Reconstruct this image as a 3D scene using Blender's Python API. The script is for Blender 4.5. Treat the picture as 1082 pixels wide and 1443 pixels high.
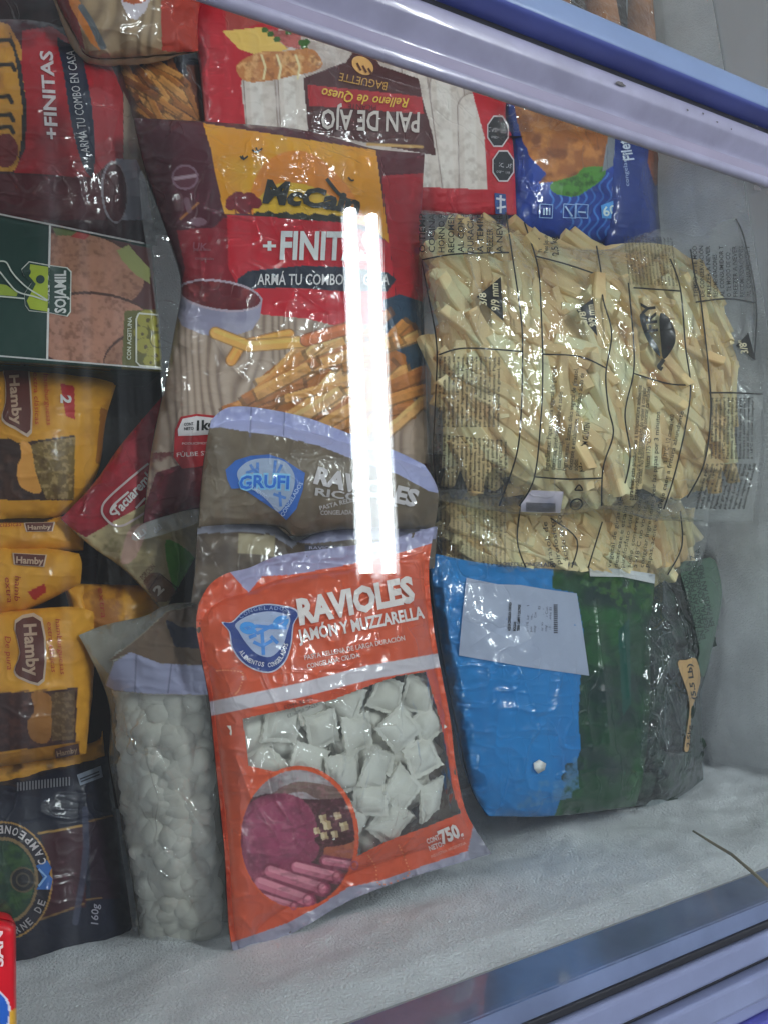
import bpy, math, random
import numpy as np
from mathutils import Vector, Matrix
from mathutils.geometry import tessellate_polygon

# ------------------------------------------------------------------ scene, camera, world, exposure
scene = bpy.context.scene
for o in list(bpy.data.objects): bpy.data.objects.remove(o)
COL = scene.collection
W, H, F = 1082., 1443., 1083.          # photo size and focal length in pixels
def _n(v): return v/np.linalg.norm(v)
AX = _n(np.array([1909., 6., -1083.]))                    # freezer axes seen in camera space (from the vanishing points)
AY = np.array([-637., 7171., -1083.]); AY = _n(AY - AX*AY.dot(AX))
AZ = np.cross(AX, AY)
R = np.array([AX, AY, AZ])                                # camera space -> world
VIEW = R @ np.array([0, 0, -1.])
CAM = -0.5*VIEW                                           # glass plane z = 0 is half a metre away along the axis
cam = bpy.data.cameras.new('camera'); camo = bpy.data.objects.new('camera', cam); COL.objects.link(camo)
m = Matrix.Identity(4)
for i in range(3):
    for j in range(3): m[i][j] = R[i][j]
    m[i][3] = CAM[i]
camo.matrix_world = m
cam.sensor_fit = 'VERTICAL'; cam.sensor_height = 36.; cam.lens = 36.*F/H
cam.clip_start = .02; cam.clip_end = 60
scene.camera = camo
world = bpy.data.worlds.new('World'); scene.world = world; world.use_nodes = True
wb = world.node_tree.nodes['Background']; wb.inputs[0].default_value = (.86, .93, 1, 1); wb.inputs[1].default_value = .19
LAMP_L = 68.                                              # tube radiance
scene.view_settings.view_transform = 'Standard'; scene.view_settings.look = 'None'
scene.view_settings.exposure = 0; scene.view_settings.gamma = 1
scene.render.engine = 'CYCLES'
scene.cycles.max_bounces = 10; scene.cycles.transparent_max_bounces = 24
scene.cycles.caustics_reflective = False; scene.cycles.caustics_refractive = False

def raydir(px, py):
    px = np.asarray(px, float); py = np.asarray(py, float)
    d = np.stack([(px-W/2)/F, -(py-H/2)/F, -np.ones_like(px)], -1)
    return d @ R.T
def lift(px, py, z):                                      # point of height z that the photo shows at a pixel
    d = raydir(px, py); t = (np.asarray(z)-CAM[2])/d[..., 2]
    return CAM + d*t[..., None]
def lift_y(px, py, y):                                    # the same for a point on the vertical plane y
    d = raydir(px, py); t = (y-CAM[1])/d[..., 1]
    return CAM + d*t[..., None]
def zm(ox, oy, s): return lambda pts: [(ox+x/s, oy+y/s) for x, y in pts]
R1 = zm(0, 0, 2.705); R2 = zm(250, 0, 2.164); R3 = zm(600, 0, 2.245); R4 = zm(180, 150, 2.459); R5 = zm(570, 280, 2.113)
R6 = zm(0, 290, 3.136); R7 = zm(180, 540, 2.352); R8 = zm(0, 700, 3.279)
S1 = zm(260, 750, 2.459); S2 = zm(280, 1000, 2.459); S3 = zm(580, 750, 2.155); S4 = zm(0, 1040, 3.279); S6 = zm(80, 840, 2.577); S8 = zm(840, 760, 3.281)
T1 = zm(0, 0, 4.6545); T2 = zm(0, 500, 4.508); T3 = zm(300, 560, 3.381); T7 = zm(830, 520, 4.328)

# ------------------------------------------------------------------ colour, noise
GAIN = np.array([1.40, 1.32, 1.28])
def lin(c):
    c = np.asarray(c, float)/255.
    return np.where(c <= .04045, c/12.92, ((c+.055)/1.055)**2.4)
def alb(*c):                                              # surface colour from the colour it shows under the cool lamps
    return np.clip(lin(c)*GAIN, .002, .86)
def _hash(ix, iy, seed):
    h = (ix*374761393 + iy*668265263 + seed*974634777) & 0xffffffff
    h = ((h ^ (h >> 13))*1274126177) & 0xffffffff
    return ((h ^ (h >> 16)) & 0xffff)/65535.
def vnoise(x, y, seed=0):
    x = np.asarray(x, float); y = np.asarray(y, float)
    ix = np.floor(x).astype(np.int64); iy = np.floor(y).astype(np.int64); fx = x-ix; fy = y-iy
    fx = fx*fx*fx*(fx*(fx*6-15)+10); fy = fy*fy*fy*(fy*(fy*6-15)+10)
    a = _hash(ix, iy, seed); b = _hash(ix+1, iy, seed); c = _hash(ix, iy+1, seed); d = _hash(ix+1, iy+1, seed)
    return (a*(1-fx)+b*fx)*(1-fy)+(c*(1-fx)+d*fx)*fy
def fbm(x, y, seed=0, oct=4):
    s = 0; a = .5; t = 0
    for k in range(oct):
        s = s+a*vnoise(x*2**k, y*2**k, seed+k*17); t += a; a *= .5
    return s/t
def ridge(x, y, seed=0, oct=2):
    s = 0; a = 1.; t = 0
    for k in range(oct):
        s = s+a*(1-np.abs(2*vnoise(x*2**k, y*2**k, seed+31*k)-1))**4; t += a; a *= .5
    return s/t
def inpoly(X, Y, P):
    r = np.zeros(X.shape, bool); n = len(P)
    for i in range(n):
        x0, y0 = P[i]; x1, y1 = P[(i+1) % n]
        if y0 == y1: continue
        c = ((y0 > Y) != (y1 > Y)) & (X < (x1-x0)*(Y-y0)/(y1-y0)+x0)
        r ^= c
    return r
def pdist(X, Y, P):
    d = np.full(X.shape, 1e9); P = np.asarray(P, float)
    for a, b in zip(P[:-1], P[1:]):
        e = b-a; L = max(e.dot(e), 1e-9)
        t = np.clip(((X-a[0])*e[0]+(Y-a[1])*e[1])/L, 0, 1)
        d = np.minimum(d, np.hypot(X-a[0]-t*e[0], Y-a[1]-t*e[1]))
    return d
def smooth(P, n=8, closed=False):                         # Catmull-Rom through points
    P = [np.array(p, float) for p in P]; out = []; N = len(P)
    rng = range(N) if closed else range(N-1)
    for i in rng:
        g = (lambda k: P[k % N]) if closed else (lambda k: P[min(max(k, 0), N-1)])
        p0, p1, p2, p3 = g(i-1), g(i), g(i+1), g(i+2)
        for k in range(n):
            t = k/n
            out.append(.5*((2*p1)+(p2-p0)*t+(2*p0-5*p1+4*p2-p3)*t*t+(3*p1-p0-3*p2+p3)*t**3))
    if not closed: out.append(P[-1])
    return [tuple(p) for p in out]
def circ(cx, cy, rx, ry=None, rot=0, n=40, a0=0, a1=360):
    ry = rx if ry is None else ry; c, s = math.cos(math.radians(rot)), math.sin(math.radians(rot)); out = []
    for k in range(n):
        a = math.radians(a0+(a1-a0)*k/(n if a1-a0 == 360 else n-1)); x = rx*math.cos(a); y = ry*math.sin(a)
        out.append((cx+x*c-y*s, cy+x*s+y*c))
    return out

# ------------------------------------------------------------------ materials
def N(t, typ, **kw):
    n = t.nodes.new(typ)
    for k, v in kw.items():
        if k in n.inputs.keys(): n.inputs[k].default_value = v
        else: setattr(n, k, v)
    return n
def crinkle_group():
    g = bpy.data.node_groups.new('film_crinkle', 'ShaderNodeTree')
    g.interface.new_socket('Height', in_out='OUTPUT', socket_type='NodeSocketFloat')
    out = g.nodes.new('NodeGroupOutput'); L = g.links.new
    geo = N(g, 'ShaderNodeNewGeometry')
    n1 = N(g, 'ShaderNodeTexNoise', Scale=30., Detail=2.)
    L(geo.outputs['Position'], n1.inputs['Vector'])
    dist = N(g, 'ShaderNodeVectorMath', operation='MULTIPLY_ADD'); dist.inputs[1].default_value = (.02, .02, .02)
    L(n1.outputs['Color'], dist.inputs[0]); L(geo.outputs['Position'], dist.inputs[2])
    acc = None
    # thin fold lines: level lines of stretched noises, kept only in patches
    for sc, stretch, rot, wd, amp, lo in ((16., (1., .38, 1.), .35, .017, 1., .47), (24., (.42, 1., 1.), -.5, .022, .75, .5), (34., (1., .35, 1.), 1.1, .022, .5, .54)):
        mp = N(g, 'ShaderNodeMapping'); mp.inputs['Rotation'].default_value = (0, 0, rot); mp.inputs['Scale'].default_value = stretch
        L(dist.outputs[0], mp.inputs[0])
        v = N(g, 'ShaderNodeTexNoise', Scale=sc, Detail=1.5); L(mp.outputs[0], v.inputs['Vector'])
        sb = N(g, 'ShaderNodeMath', operation='SUBTRACT'); sb.inputs[1].default_value = .5; L(v.outputs['Fac'], sb.inputs[0])
        ab = N(g, 'ShaderNodeMath', operation='ABSOLUTE'); L(sb.outputs[0], ab.inputs[0])
        mr = N(g, 'ShaderNodeMapRange', interpolation_type='SMOOTHSTEP'); mr.inputs[1].default_value = 0; mr.inputs[2].default_value = wd; mr.inputs[3].default_value = amp; mr.inputs[4].default_value = 0
        L(ab.outputs[0], mr.inputs[0])
        nm = N(g, 'ShaderNodeTexNoise', Scale=sc*.55, Detail=1.); L(geo.outputs['Position'], nm.inputs['Vector'])
        mk = N(g, 'ShaderNodeMapRange'); mk.inputs[1].default_value = lo; mk.inputs[2].default_value = lo+.12
        L(nm.outputs['Fac'], mk.inputs[0])
        mul = N(g, 'ShaderNodeMath', operation='MULTIPLY'); L(mr.outputs[0], mul.inputs[0]); L(mk.outputs[0], mul.inputs[1])
        if acc is None: acc = mul
        else:
            ad = N(g, 'ShaderNodeMath', operation='ADD'); L(acc.outputs[0], ad.inputs[0]); L(mul.outputs[0], ad.inputs[1]); acc = ad
    n2 = N(g, 'ShaderNodeTexNoise', Scale=70., Detail=2.); L(geo.outputs['Position'], n2.inputs['Vector'])
    ma = N(g, 'ShaderNodeMath', operation='MULTIPLY_ADD'); ma.inputs[1].default_value = .45
    L(n2.outputs['Fac'], ma.inputs[0]); L(acc.outputs[0], ma.inputs[2]); L(ma.outputs[0], out.inputs[0])
    return g
CRINK = crinkle_group()
def schlick(t, f0=.043, normal=None, gain=1.):       # reflectance of a thin clear sheet, the same from both sides
    lw = N(t, 'ShaderNodeLayerWeight', Blend=.5)
    if normal is not None: t.links.new(normal, lw.inputs['Normal'])
    pw = N(t, 'ShaderNodeMath', operation='POWER'); pw.inputs[1].default_value = 5.; t.links.new(lw.outputs['Facing'], pw.inputs[0])
    ma = N(t, 'ShaderNodeMath', operation='MULTIPLY_ADD'); ma.inputs[1].default_value = (1-f0)*gain; ma.inputs[2].default_value = f0*gain; t.links.new(pw.outputs[0], ma.inputs[0]); return ma
def newmat(name):
    mt = bpy.data.materials.new(name); mt.use_nodes = True
    t = mt.node_tree; return mt, t, t.nodes['Principled BSDF'], t.nodes['Material Output']
def add_crinkle(t, strength, dist=.0028):
    g = t.nodes.new('ShaderNodeGroup'); g.node_tree = CRINK
    b = N(t, 'ShaderNodeBump', Strength=strength, Distance=dist); t.links.new(g.outputs[0], b.inputs['Height'])
    return b
_mc = {}
def film(color=None, rough=.42, coat=.8, crink=1., croug=.06):         # printed packaging film; colour from the print, or one ink
    key = ('film', None if color is None else tuple(np.round(color, 4)), rough, coat, crink)
    if key in _mc: return _mc[key]
    mt, t, p, out = newmat('printed_film' if color is None else 'ink')
    if color is None:
        a = N(t, 'ShaderNodeAttribute', attribute_name='Col'); t.links.new(a.outputs['Color'], p.inputs['Base Color'])
    else: p.inputs['Base Color'].default_value = (*color, 1)
    p.inputs['Roughness'].default_value = rough; p.inputs['Coat Weight'].default_value = coat; p.inputs['Coat Roughness'].default_value = croug
    p.inputs['Specular IOR Level'].default_value = .35
    if crink:
        b = add_crinkle(t, crink*.22); t.links.new(b.outputs[0], p.inputs['Normal']); b2 = add_crinkle(t, crink); t.links.new(b2.outputs[0], p.inputs['Coat Normal'])
    _mc[key] = mt; return mt
def clear(milk=.05, tint=(.97, .98, .97), rough=.07, crink=.9, refl=1., milkcol=(.8, .82, .85)):   # clear plastic film
    key = ('clear', milk, tint, rough, crink, refl)
    if key in _mc: return _mc[key]
    mt, t, p, out = newmat('clear_film'); t.nodes.remove(p); L = t.links.new
    tr = N(t, 'ShaderNodeBsdfTransparent'); tr.inputs[0].default_value = (*tint, 1)
    gl = N(t, 'ShaderNodeBsdfGlossy', Roughness=rough); gl.inputs[0].default_value = (1, 1, 1, 1)
    df = N(t, 'ShaderNodeBsdfDiffuse'); df.inputs[0].default_value = (*milkcol, 1)
    b = add_crinkle(t, crink, .0040); L(b.outputs[0], gl.inputs['Normal'])
    sc_ = schlick(t, .05, b.outputs[0], 1.5*refl); mu = N(t, 'ShaderNodeMath', operation='MINIMUM'); mu.inputs[1].default_value = .35; L(sc_.outputs[0], mu.inputs[0])
    m1 = N(t, 'ShaderNodeMixShader'); m1.inputs[0].default_value = milk; L(tr.outputs[0], m1.inputs[1]); L(df.outputs[0], m1.inputs[2])
    m2 = N(t, 'ShaderNodeMixShader'); L(mu.outputs[0], m2.inputs[0]); L(m1.outputs[0], m2.inputs[1]); L(gl.outputs[0], m2.inputs[2])
    L(m2.outputs[0], out.inputs[0]); _mc[key] = mt; return mt
def plain(name, color, rough=.5, metal=0., noise=0., nscale=40., bump=0., bscale=120., coat=0., var=None, sss=0.):
    mt, t, p, out = newmat(name); L = t.links.new
    p.inputs['Roughness'].default_value = rough; p.inputs['Metallic'].default_value = metal; p.inputs['Coat Weight'].default_value = coat
    p.inputs['Base Color'].default_value = (*color, 1)
    geo = N(t, 'ShaderNodeNewGeometry')
    if noise or var is not None:
        n = N(t, 'ShaderNodeTexNoise', Scale=nscale, Detail=5.); L(geo.outputs['Position'], n.inputs['Vector'])
        r = N(t, 'ShaderNodeValToRGB'); r.color_ramp.elements[0].position = .32; r.color_ramp.elements[1].position = .68
        c = np.array(color); lo = c*(1-noise) if var is None else np.array(var)
        r.color_ramp.elements[0].color = (*lo, 1); r.color_ramp.elements[1].color = (*c, 1)
        L(n.outputs['Fac'], r.inputs[0]); L(r.outputs[0], p.inputs['Base Color'])
    if bump:
        n = N(t, 'ShaderNodeTexNoise', Scale=bscale, Detail=6.); L(geo.outputs['Position'], n.inputs['Vector'])
        b = N(t, 'ShaderNodeBump', Strength=bump, Distance=.003); L(n.outputs['Fac'], b.inputs['Height']); L(b.outputs[0], p.inputs['Normal'])
    return mt

# ------------------------------------------------------------------ objects
def meshobj(name, verts, faces, mat, parent=None, base=(0, 0, 0), col=None, smooth_=True):
    me = bpy.data.meshes.new(name); verts = np.asarray(verts, float)-np.asarray(base, float)
    if isinstance(faces, np.ndarray):
        n, k = faces.shape
        me.vertices.add(len(verts)); me.vertices.foreach_set('co', verts.astype(np.float32).ravel())
        me.loops.add(n*k); me.loops.foreach_set('vertex_index', faces.astype(np.int32).ravel())
        me.polygons.add(n); me.polygons.foreach_set('loop_start', np.arange(0, n*k, k, dtype=np.int32))
        me.update(calc_edges=True); me.validate()
    else: me.from_pydata([tuple(v) for v in verts], [], [tuple(f) for f in faces]); me.update()
    if smooth_: me.polygons.foreach_set('use_smooth', np.ones(len(me.polygons), bool))
    if col is not None:
        a = me.color_attributes.new('Col', 'FLOAT_COLOR', 'POINT')
        a.data.foreach_set('color', np.concatenate([col, np.ones((len(col), 1))], 1).astype(np.float32).ravel())
    me.materials.append(mat)
    o = bpy.data.objects.new(name, me); COL.objects.link(o)
    if parent is not None: o.parent = parent
    return o
def thing(name, label, cat, loc=(0, 0, 0), group=None):
    o = bpy.data.objects.new(name, None); COL.objects.link(o); o.location = loc; o.empty_display_size = .03
    o['label'] = label; o['category'] = cat
    if group: o['group'] = group
    return o
def tag(o, label, cat, group=None):
    o['label'] = label; o['category'] = cat
    if group: o['group'] = group
    return o
def boxverts(x0, x1, y0, y1, z0, z1):
    v = [(x, y, z) for z in (z0, z1) for y in (y0, y1) for x in (x0, x1)]
    return v, [(0, 2, 3, 1), (4, 5, 7, 6), (0, 1, 5, 4), (2, 6, 7, 3), (0, 4, 6, 2), (1, 3, 7, 5)]
def gridfaces(nu, nv):                                    # nv rows of nu verts
    i = np.arange(nu-1)[None, :]+np.arange(nv-1)[:, None]*nu
    return np.stack([i, i+nu, i+nu+1, i+1], -1).reshape(-1, 4)

# glyphs of the built-in font
_gl = {}; _tc = bpy.data.curves.new('glyphs', 'FONT'); _to = bpy.data.objects.new('glyphs', _tc); COL.objects.link(_to)
_tc.resolution_u = 2
def _raw(s, bold):
    _tc.body = s; _tc.offset = bold; _to.update_tag(); bpy.context.view_layer.update()
    me = _to.evaluated_get(bpy.context.evaluated_depsgraph_get()).to_mesh()
    v = np.array([w.co[:2] for w in me.vertices]).reshape(-1, 2); me.calc_loop_triangles()
    f = np.array([t.vertices[:] for t in me.loop_triangles], int).reshape(-1, 3)
    return v, f
def _w(s): v, _ = _raw(s, 0); return v[:, 0].max()-v[:, 0].min()
HH = _w('HH'); CAP = _raw('H', 0)[0][:, 1].max()
def glyph(c, bold=0):
    k = (c, bold)
    if k not in _gl:
        adv = _w('H'+c+'H')-HH
        v, f = _raw(c, bold) if c != ' ' else (np.zeros((0, 2)), np.zeros((0, 3), int))
        _gl[k] = (v, f, adv)
    return _gl[k]
def layout(s, bold=0, track=0):
    V = []; Fc = []; x = 0; n = 0
    for c in s:
        v, f, a = glyph(c, bold)
        if len(v): V.append(v+[x, 0]); Fc.append(f+n); n += len(v)
        x += a+track
    V = np.concatenate(V); Fc = np.concatenate(Fc); V[:, 0] -= V[:, 0].min()
    return V, Fc, V[:, 0].max()
def subdiv(V, T, mx):
    V = np.asarray(V, float); T = np.asarray(T, int)
    for _ in range(7):
        e = np.stack([np.linalg.norm(V[T[:, i]]-V[T[:, (i+1) % 3]], axis=1) for i in range(3)], 1)
        big = e.max(1) > mx
        if not big.any(): break
        A = T[big]; j = e[big].argmax(1); r = np.arange(len(A))
        a = A[r, j]; b = A[r, (j+1) % 3]; c = A[r, (j+2) % 3]     # bisect the longest edge
        key = np.sort(np.stack([a, b], 1), 1); uq, inv = np.unique(key, axis=0, return_inverse=True); inv = inv.ravel()
        M = (V[uq[:, 0]]+V[uq[:, 1]])/2; mi = len(V)+inv; V = np.concatenate([V, M])
        T = np.concatenate([T[~big], np.stack([a, mi, c], 1), np.stack([mi, b, c], 1)])
    return V, T

# ------------------------------------------------------------------ a bag: a pillow of film lying in the freezer, with its print
def resamp(P, n):
    P = np.asarray(smooth(P, 6), float); s = np.r_[0, np.cumsum(np.linalg.norm(np.diff(P, axis=0), axis=1))]
    t = np.linspace(0, s[-1], n); return np.stack([np.interp(t, s, P[:, 0]), np.interp(t, s, P[:, 1])], 1)
class Bag:
    def __init__(s, name, label, cat, top, right, bottom, left, z, thick, res=2., seed=1, p=2.4, q=.6, fl=(0, 0, 0, 0), lump=.003, wr=.0012, base=(128, 128, 128), group=None, creases=()):
        L = lambda P: np.linalg.norm(np.diff(np.asarray(P, float), axis=0), axis=1).sum()
        nu = int(max(L(top), L(bottom))/res)+2; nv = int(max(L(left), L(right))/res)+2
        s.nu, s.nv = nu, nv; s.z = np.array(z, float) if np.ndim(z) else np.full(4, float(z))
        T, B, Lf, Rt = resamp(top, nu), resamp(bottom, nu), resamp(left, nv), resamp(right, nv)
        u = np.linspace(0, 1, nu)[None, :, None]; v = np.linspace(0, 1, nv)[:, None, None]
        G = (1-v)*T[None]+v*B[None]+(1-u)*Lf[:, None]+u*Rt[:, None]-((1-u)*(1-v)*T[0]+u*(1-v)*T[-1]+(1-u)*v*B[0]+u*v*B[-1])
        s.X = G[..., 0].ravel(); s.Y = G[..., 1].ravel(); u = u[..., 0]; v = v[..., 0]
        def prof(t, a, b):
            t = np.clip((t-a)/(1-a-b), 0, 1); return np.clip(1-np.abs(2*t-1)**p, 0, 1)**q
        body = prof(v, fl[0], fl[2])*prof(u, fl[3], fl[1])
        zb = (s.z[0]*(1-u)+s.z[1]*u)*(1-v)+(s.z[2]*(1-u)+s.z[3]*u)*v
        X, Y = G[..., 0], G[..., 1]
        wx = X+14*fbm(X/40, Y/40, seed+5, 2); wy = Y+14*fbm(X/40, Y/40, seed+9, 2)
        h = zb+thick*body+lump*(fbm(X/75, Y/75, seed, 3)-.5)*2*(.35+.65*body)
        h += wr*(ridge(wx/48, wy/30, seed+2, 2)-.3)*(.6+.4*fbm(X/60, Y/60, seed+8, 2))
        edge = np.exp(-np.minimum(np.minimum(u, 1-u)*nu, np.minimum(v, 1-v)*nv)*res/16)
        h += wr*1.6*edge*(fbm(X/16, Y/16, seed+3, 2)-.5)*2
        for P, amp, wd in creases: h += amp*np.exp(-(pdist(X, Y, P)/wd)**1.3)
        s.h = h.ravel(); s.zb = zb; s.body = body; s.thick = thick
        s.V = lift(s.X, s.Y, s.h); s.col = np.tile(alb(*base), (nu*nv, 1))
        # height lookup by pixel for the print that lies on the film
        s.x0 = int(s.X.min())-4; s.y0 = int(s.Y.min())-4; w = int(s.X.max())+5-s.x0; hh = int(s.Y.max())+5-s.y0
        A = np.zeros((hh, w)); C = np.zeros((hh, w)); k = max(1, int(math.ceil(res*1.5)))
        for a in range(k):
            for b in range(k):
                fa, fb = a/k, b/k
                def bl(Q):
                    Q = Q.reshape(nv, nu); return ((Q[:-1, :-1]*(1-fb)+Q[:-1, 1:]*fb)*(1-fa)+(Q[1:, :-1]*(1-fb)+Q[1:, 1:]*fb)*fa).ravel()
                xi = np.clip(np.round(bl(s.X)).astype(int)-s.x0, 0, w-1); yi = np.clip(np.round(bl(s.Y)).astype(int)-s.y0, 0, hh-1)
                np.add.at(A, (yi, xi), bl(s.h)); np.add.at(C, (yi, xi), 1)
        for _ in range(14):
            hole = C == 0
            if not hole.any(): break
            A2 = A.copy(); C2 = C.copy()
            for dy, dx in ((0, 1), (0, -1), (1, 0), (-1, 0)):
                A2 += np.roll(A, (dy, dx), (0, 1)); C2 += np.roll(C, (dy, dx), (0, 1))
            A[hole] = A2[hole]; C[hole] = C2[hole]
        s.H = A/np.maximum(C, 1); s.H[C == 0] = s.z.mean(); s.HM = s.H.copy()
        for dy in (-2, -1, 0, 1, 2):
            for dx in (-2, -1, 0, 1, 2): s.HM = np.maximum(s.HM, np.roll(s.H, (dy, dx), (0, 1)))
        b = lift(np.array([s.X.mean()]), np.array([s.Y.mean()]), np.array([s.z.mean()-thick*.6]))[0]
        s.base = b; s.root = thing(name, label, cat, tuple(b), group)
        s.hole = np.zeros(nu*nv, bool); s.backcol = alb(*base)
    def hat(s, px, py, top=False):
        px = np.asarray(px, float)-s.x0; py = np.asarray(py, float)-s.y0; hh, w = s.H.shape
        px = np.clip(px, 0, w-1.01); py = np.clip(py, 0, hh-1.01); ix = px.astype(int); iy = py.astype(int); fx = px-ix; fy = py-iy
        Hh = s.HM if top else s.H; return (Hh[iy, ix]*(1-fx)+Hh[iy, ix+1]*fx)*(1-fy)+(Hh[iy+1, ix]*(1-fx)+Hh[iy+1, ix+1]*fx)*fy
    # ---- painting the print
    def put(s, mask, c, a=1.):
        c = alb(*c) if np.ndim(c) == 1 or isinstance(c, tuple) else c
        a = (mask*a)[:, None]; s.col = s.col*(1-a)+c*a
    def poly(s, P, c, a=1., sm=False): s.put(inpoly(s.X, s.Y, smooth(P, 6, True) if sm else P).astype(float), c, a)
    def oval(s, cx, cy, rx, ry, c, rot=0, a=1.): s.poly(circ(cx, cy, rx, ry, rot), c, a)
    def ring(s, cx, cy, rx, ry, w, c, rot=0): s.stroke(circ(cx, cy, rx, ry, rot, 60)+circ(cx, cy, rx, ry, rot, 60)[:1], w, c)
    def stroke(s, P, w, c, a=1.):
        P = np.asarray(P, float); k = (s.X > P[:, 0].min()-w) & (s.X < P[:, 0].max()+w) & (s.Y > P[:, 1].min()-w) & (s.Y < P[:, 1].max()+w)
        mk = np.zeros(len(s.X)); d = pdist(s.X[k], s.Y[k], P); mk[k] = np.clip(w/2-d+.5, 0, 1); s.put(mk, c, a)
    def mottle(s, P, c, sc=14, lo=.45, hi=.7, a=.8, seed=0, stretch=(1, 1)):
        n = fbm(s.X/sc/stretch[0], s.Y/sc/stretch[1], seed, 4); mk = np.clip((n-lo)/(hi-lo), 0, 1)
        if P is not None: mk = mk*inpoly(s.X, s.Y, P)
        s.put(mk, c, a)
    def fries(s, P, n, ln, w, ang, seed=0, pal=((214, 150, 62), (196, 128, 48), (226, 172, 92), (176, 108, 42))):   # a printed heap of fries
        rr = random.Random(seed); P = [tuple(p) for p in P]; xs = [p[0] for p in P]; ys = [p[1] for p in P]
        for k in range(n):
            for _ in range(30):
                x = rr.uniform(min(xs), max(xs)); y = rr.uniform(min(ys), max(ys))
                if inpoly(np.array([x]), np.array([y]), P)[0]: break
            a = math.radians(ang+rr.uniform(-22, 22)); l = ln*rr.uniform(.7, 1.2)/2; ww = w*rr.uniform(.8, 1.2)
            d = np.array([math.cos(a), math.sin(a)]); q = np.array([-d[1], d[0]])*ww/2; o = np.array([x, y]); c = np.array(rr.choice(pal), float); j = lambda: np.array([rr.uniform(-2, 2), rr.uniform(-2, 2)])
            Q = [tuple(o-d*l-q+j()), tuple(o+d*l-q*.9+j()), tuple(o+d*l+q*.9+j()), tuple(o-d*l+q+j())]
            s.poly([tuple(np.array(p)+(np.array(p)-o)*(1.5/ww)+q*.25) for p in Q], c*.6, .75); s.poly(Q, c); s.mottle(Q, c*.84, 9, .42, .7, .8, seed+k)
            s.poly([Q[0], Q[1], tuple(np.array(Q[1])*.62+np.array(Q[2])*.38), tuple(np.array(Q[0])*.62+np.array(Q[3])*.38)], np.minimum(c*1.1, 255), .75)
    def window(s, P): s.hole |= inpoly(s.X, s.Y, P)
    # ---- meshes
    def build(s, mat=None, name='film', clearmat=None, back=True, backmat=None):
        f = gridfaces(s.nu, s.nv); inside = s.hole[f].all(1); V = s.V; col = s.col
        if back:
            st = max(2, int(min(s.nu, s.nv)/24)); iu = np.unique(np.r_[np.arange(0, s.nu, st), s.nu-1]); iv = np.unique(np.r_[np.arange(0, s.nv, st), s.nv-1])
            idx = (iv[:, None]*s.nu+iu[None, :]).ravel(); bv = V[idx].copy()
            bd = s.body.ravel()[idx]; bv[:, 2] = np.minimum(V[idx, 2]-.0015, s.zb.ravel()[idx]-s.thick*.75*bd-.001)
            bf = gridfaces(len(iu), len(iv))[:, ::-1]
        if (~inside).any():
            keep = f[~inside]; uq, inv = np.unique(keep, return_inverse=True); v2 = V[uq]; c2 = col[uq]; f2 = inv.reshape(-1, 4)
            if back and not clearmat:
                f2 = np.concatenate([f2, bf+len(v2)]); v2 = np.concatenate([v2, bv]); c2 = np.concatenate([c2, np.tile(s.backcol, (len(bv), 1))])
            s.o = meshobj(name, v2, f2, mat or film(), s.root, s.base, c2)
        if back and clearmat: meshobj('back_film', bv, bf, backmat or film(), s.root, s.base, np.tile(s.backcol, (len(bv), 1)))
        if inside.any():
            keep = f[inside]; uq, inv = np.unique(keep, return_inverse=True)
            meshobj('clear_window', V[uq], inv.reshape(-1, 4), clearmat, s.root, s.base)
        return s
    def decal(s, V, T, color, name, off=.0007, mat=None, mx=7.):
        V, T = subdiv(V, T, mx); h = s.hat(V[:, 0], V[:, 1], True); P = lift(V[:, 0], V[:, 1], h+off)
        a = V[T[:, 0]]; b = V[T[:, 1]]; c = V[T[:, 2]]       # picture y runs down, so flip to face up
        fl = ((b-a)[:, 0]*(c-a)[:, 1]-(b-a)[:, 1]*(c-a)[:, 0]) > 0; T = T.copy(); T[fl] = T[fl][:, ::-1]
        return meshobj(name, P, T, mat or film(alb(*color)), s.root, s.base)
    def shape(s, P, color, name='printed_shape', off=.0006, mat=None):
        t = tessellate_polygon([[Vector((x, y, 0)) for x, y in P]]); return s.decal(np.array(P, float), np.array(t, int), color, name, off, mat)
    def tverts(s, txt, p0, p1, h, bold=0, shear=0, bend=0, track=0):
        V, T, w = layout(txt, bold, track); p0 = np.array(p0, float); p1 = np.array(p1, float); d = p1-p0; Ln = np.linalg.norm(d); d /= Ln; up = np.array([d[1], -d[0]])
        y = V[:, 1]/CAP*h; x = V[:, 0]/w*Ln; t = x/Ln
        return p0+d*(x+shear*y)[:, None]+up*(y+bend*4*t*(1-t))[:, None], T
    def text(s, txt, p0, p1, h, color, bold=0, shear=0, bend=0, off=.0011, name='lettering', track=0):
        V, T = s.tverts(txt, p0, p1, h, bold, shear, bend, track); return s.decal(V, T, color, name, off)
    def lines(s, rows, color, name='fine_print', off=.0009, bold=0):        # many lines in one mesh: (text, p0, p1, height)
        VV = []; TT = []; n = 0
        for txt, p0, p1, h in rows:
            V, T = s.tverts(txt, p0, p1, h, bold); VV.append(V); TT.append(T+n); n += len(V)
        return s.decal(np.concatenate(VV), np.concatenate(TT), color, name, off)
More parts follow.
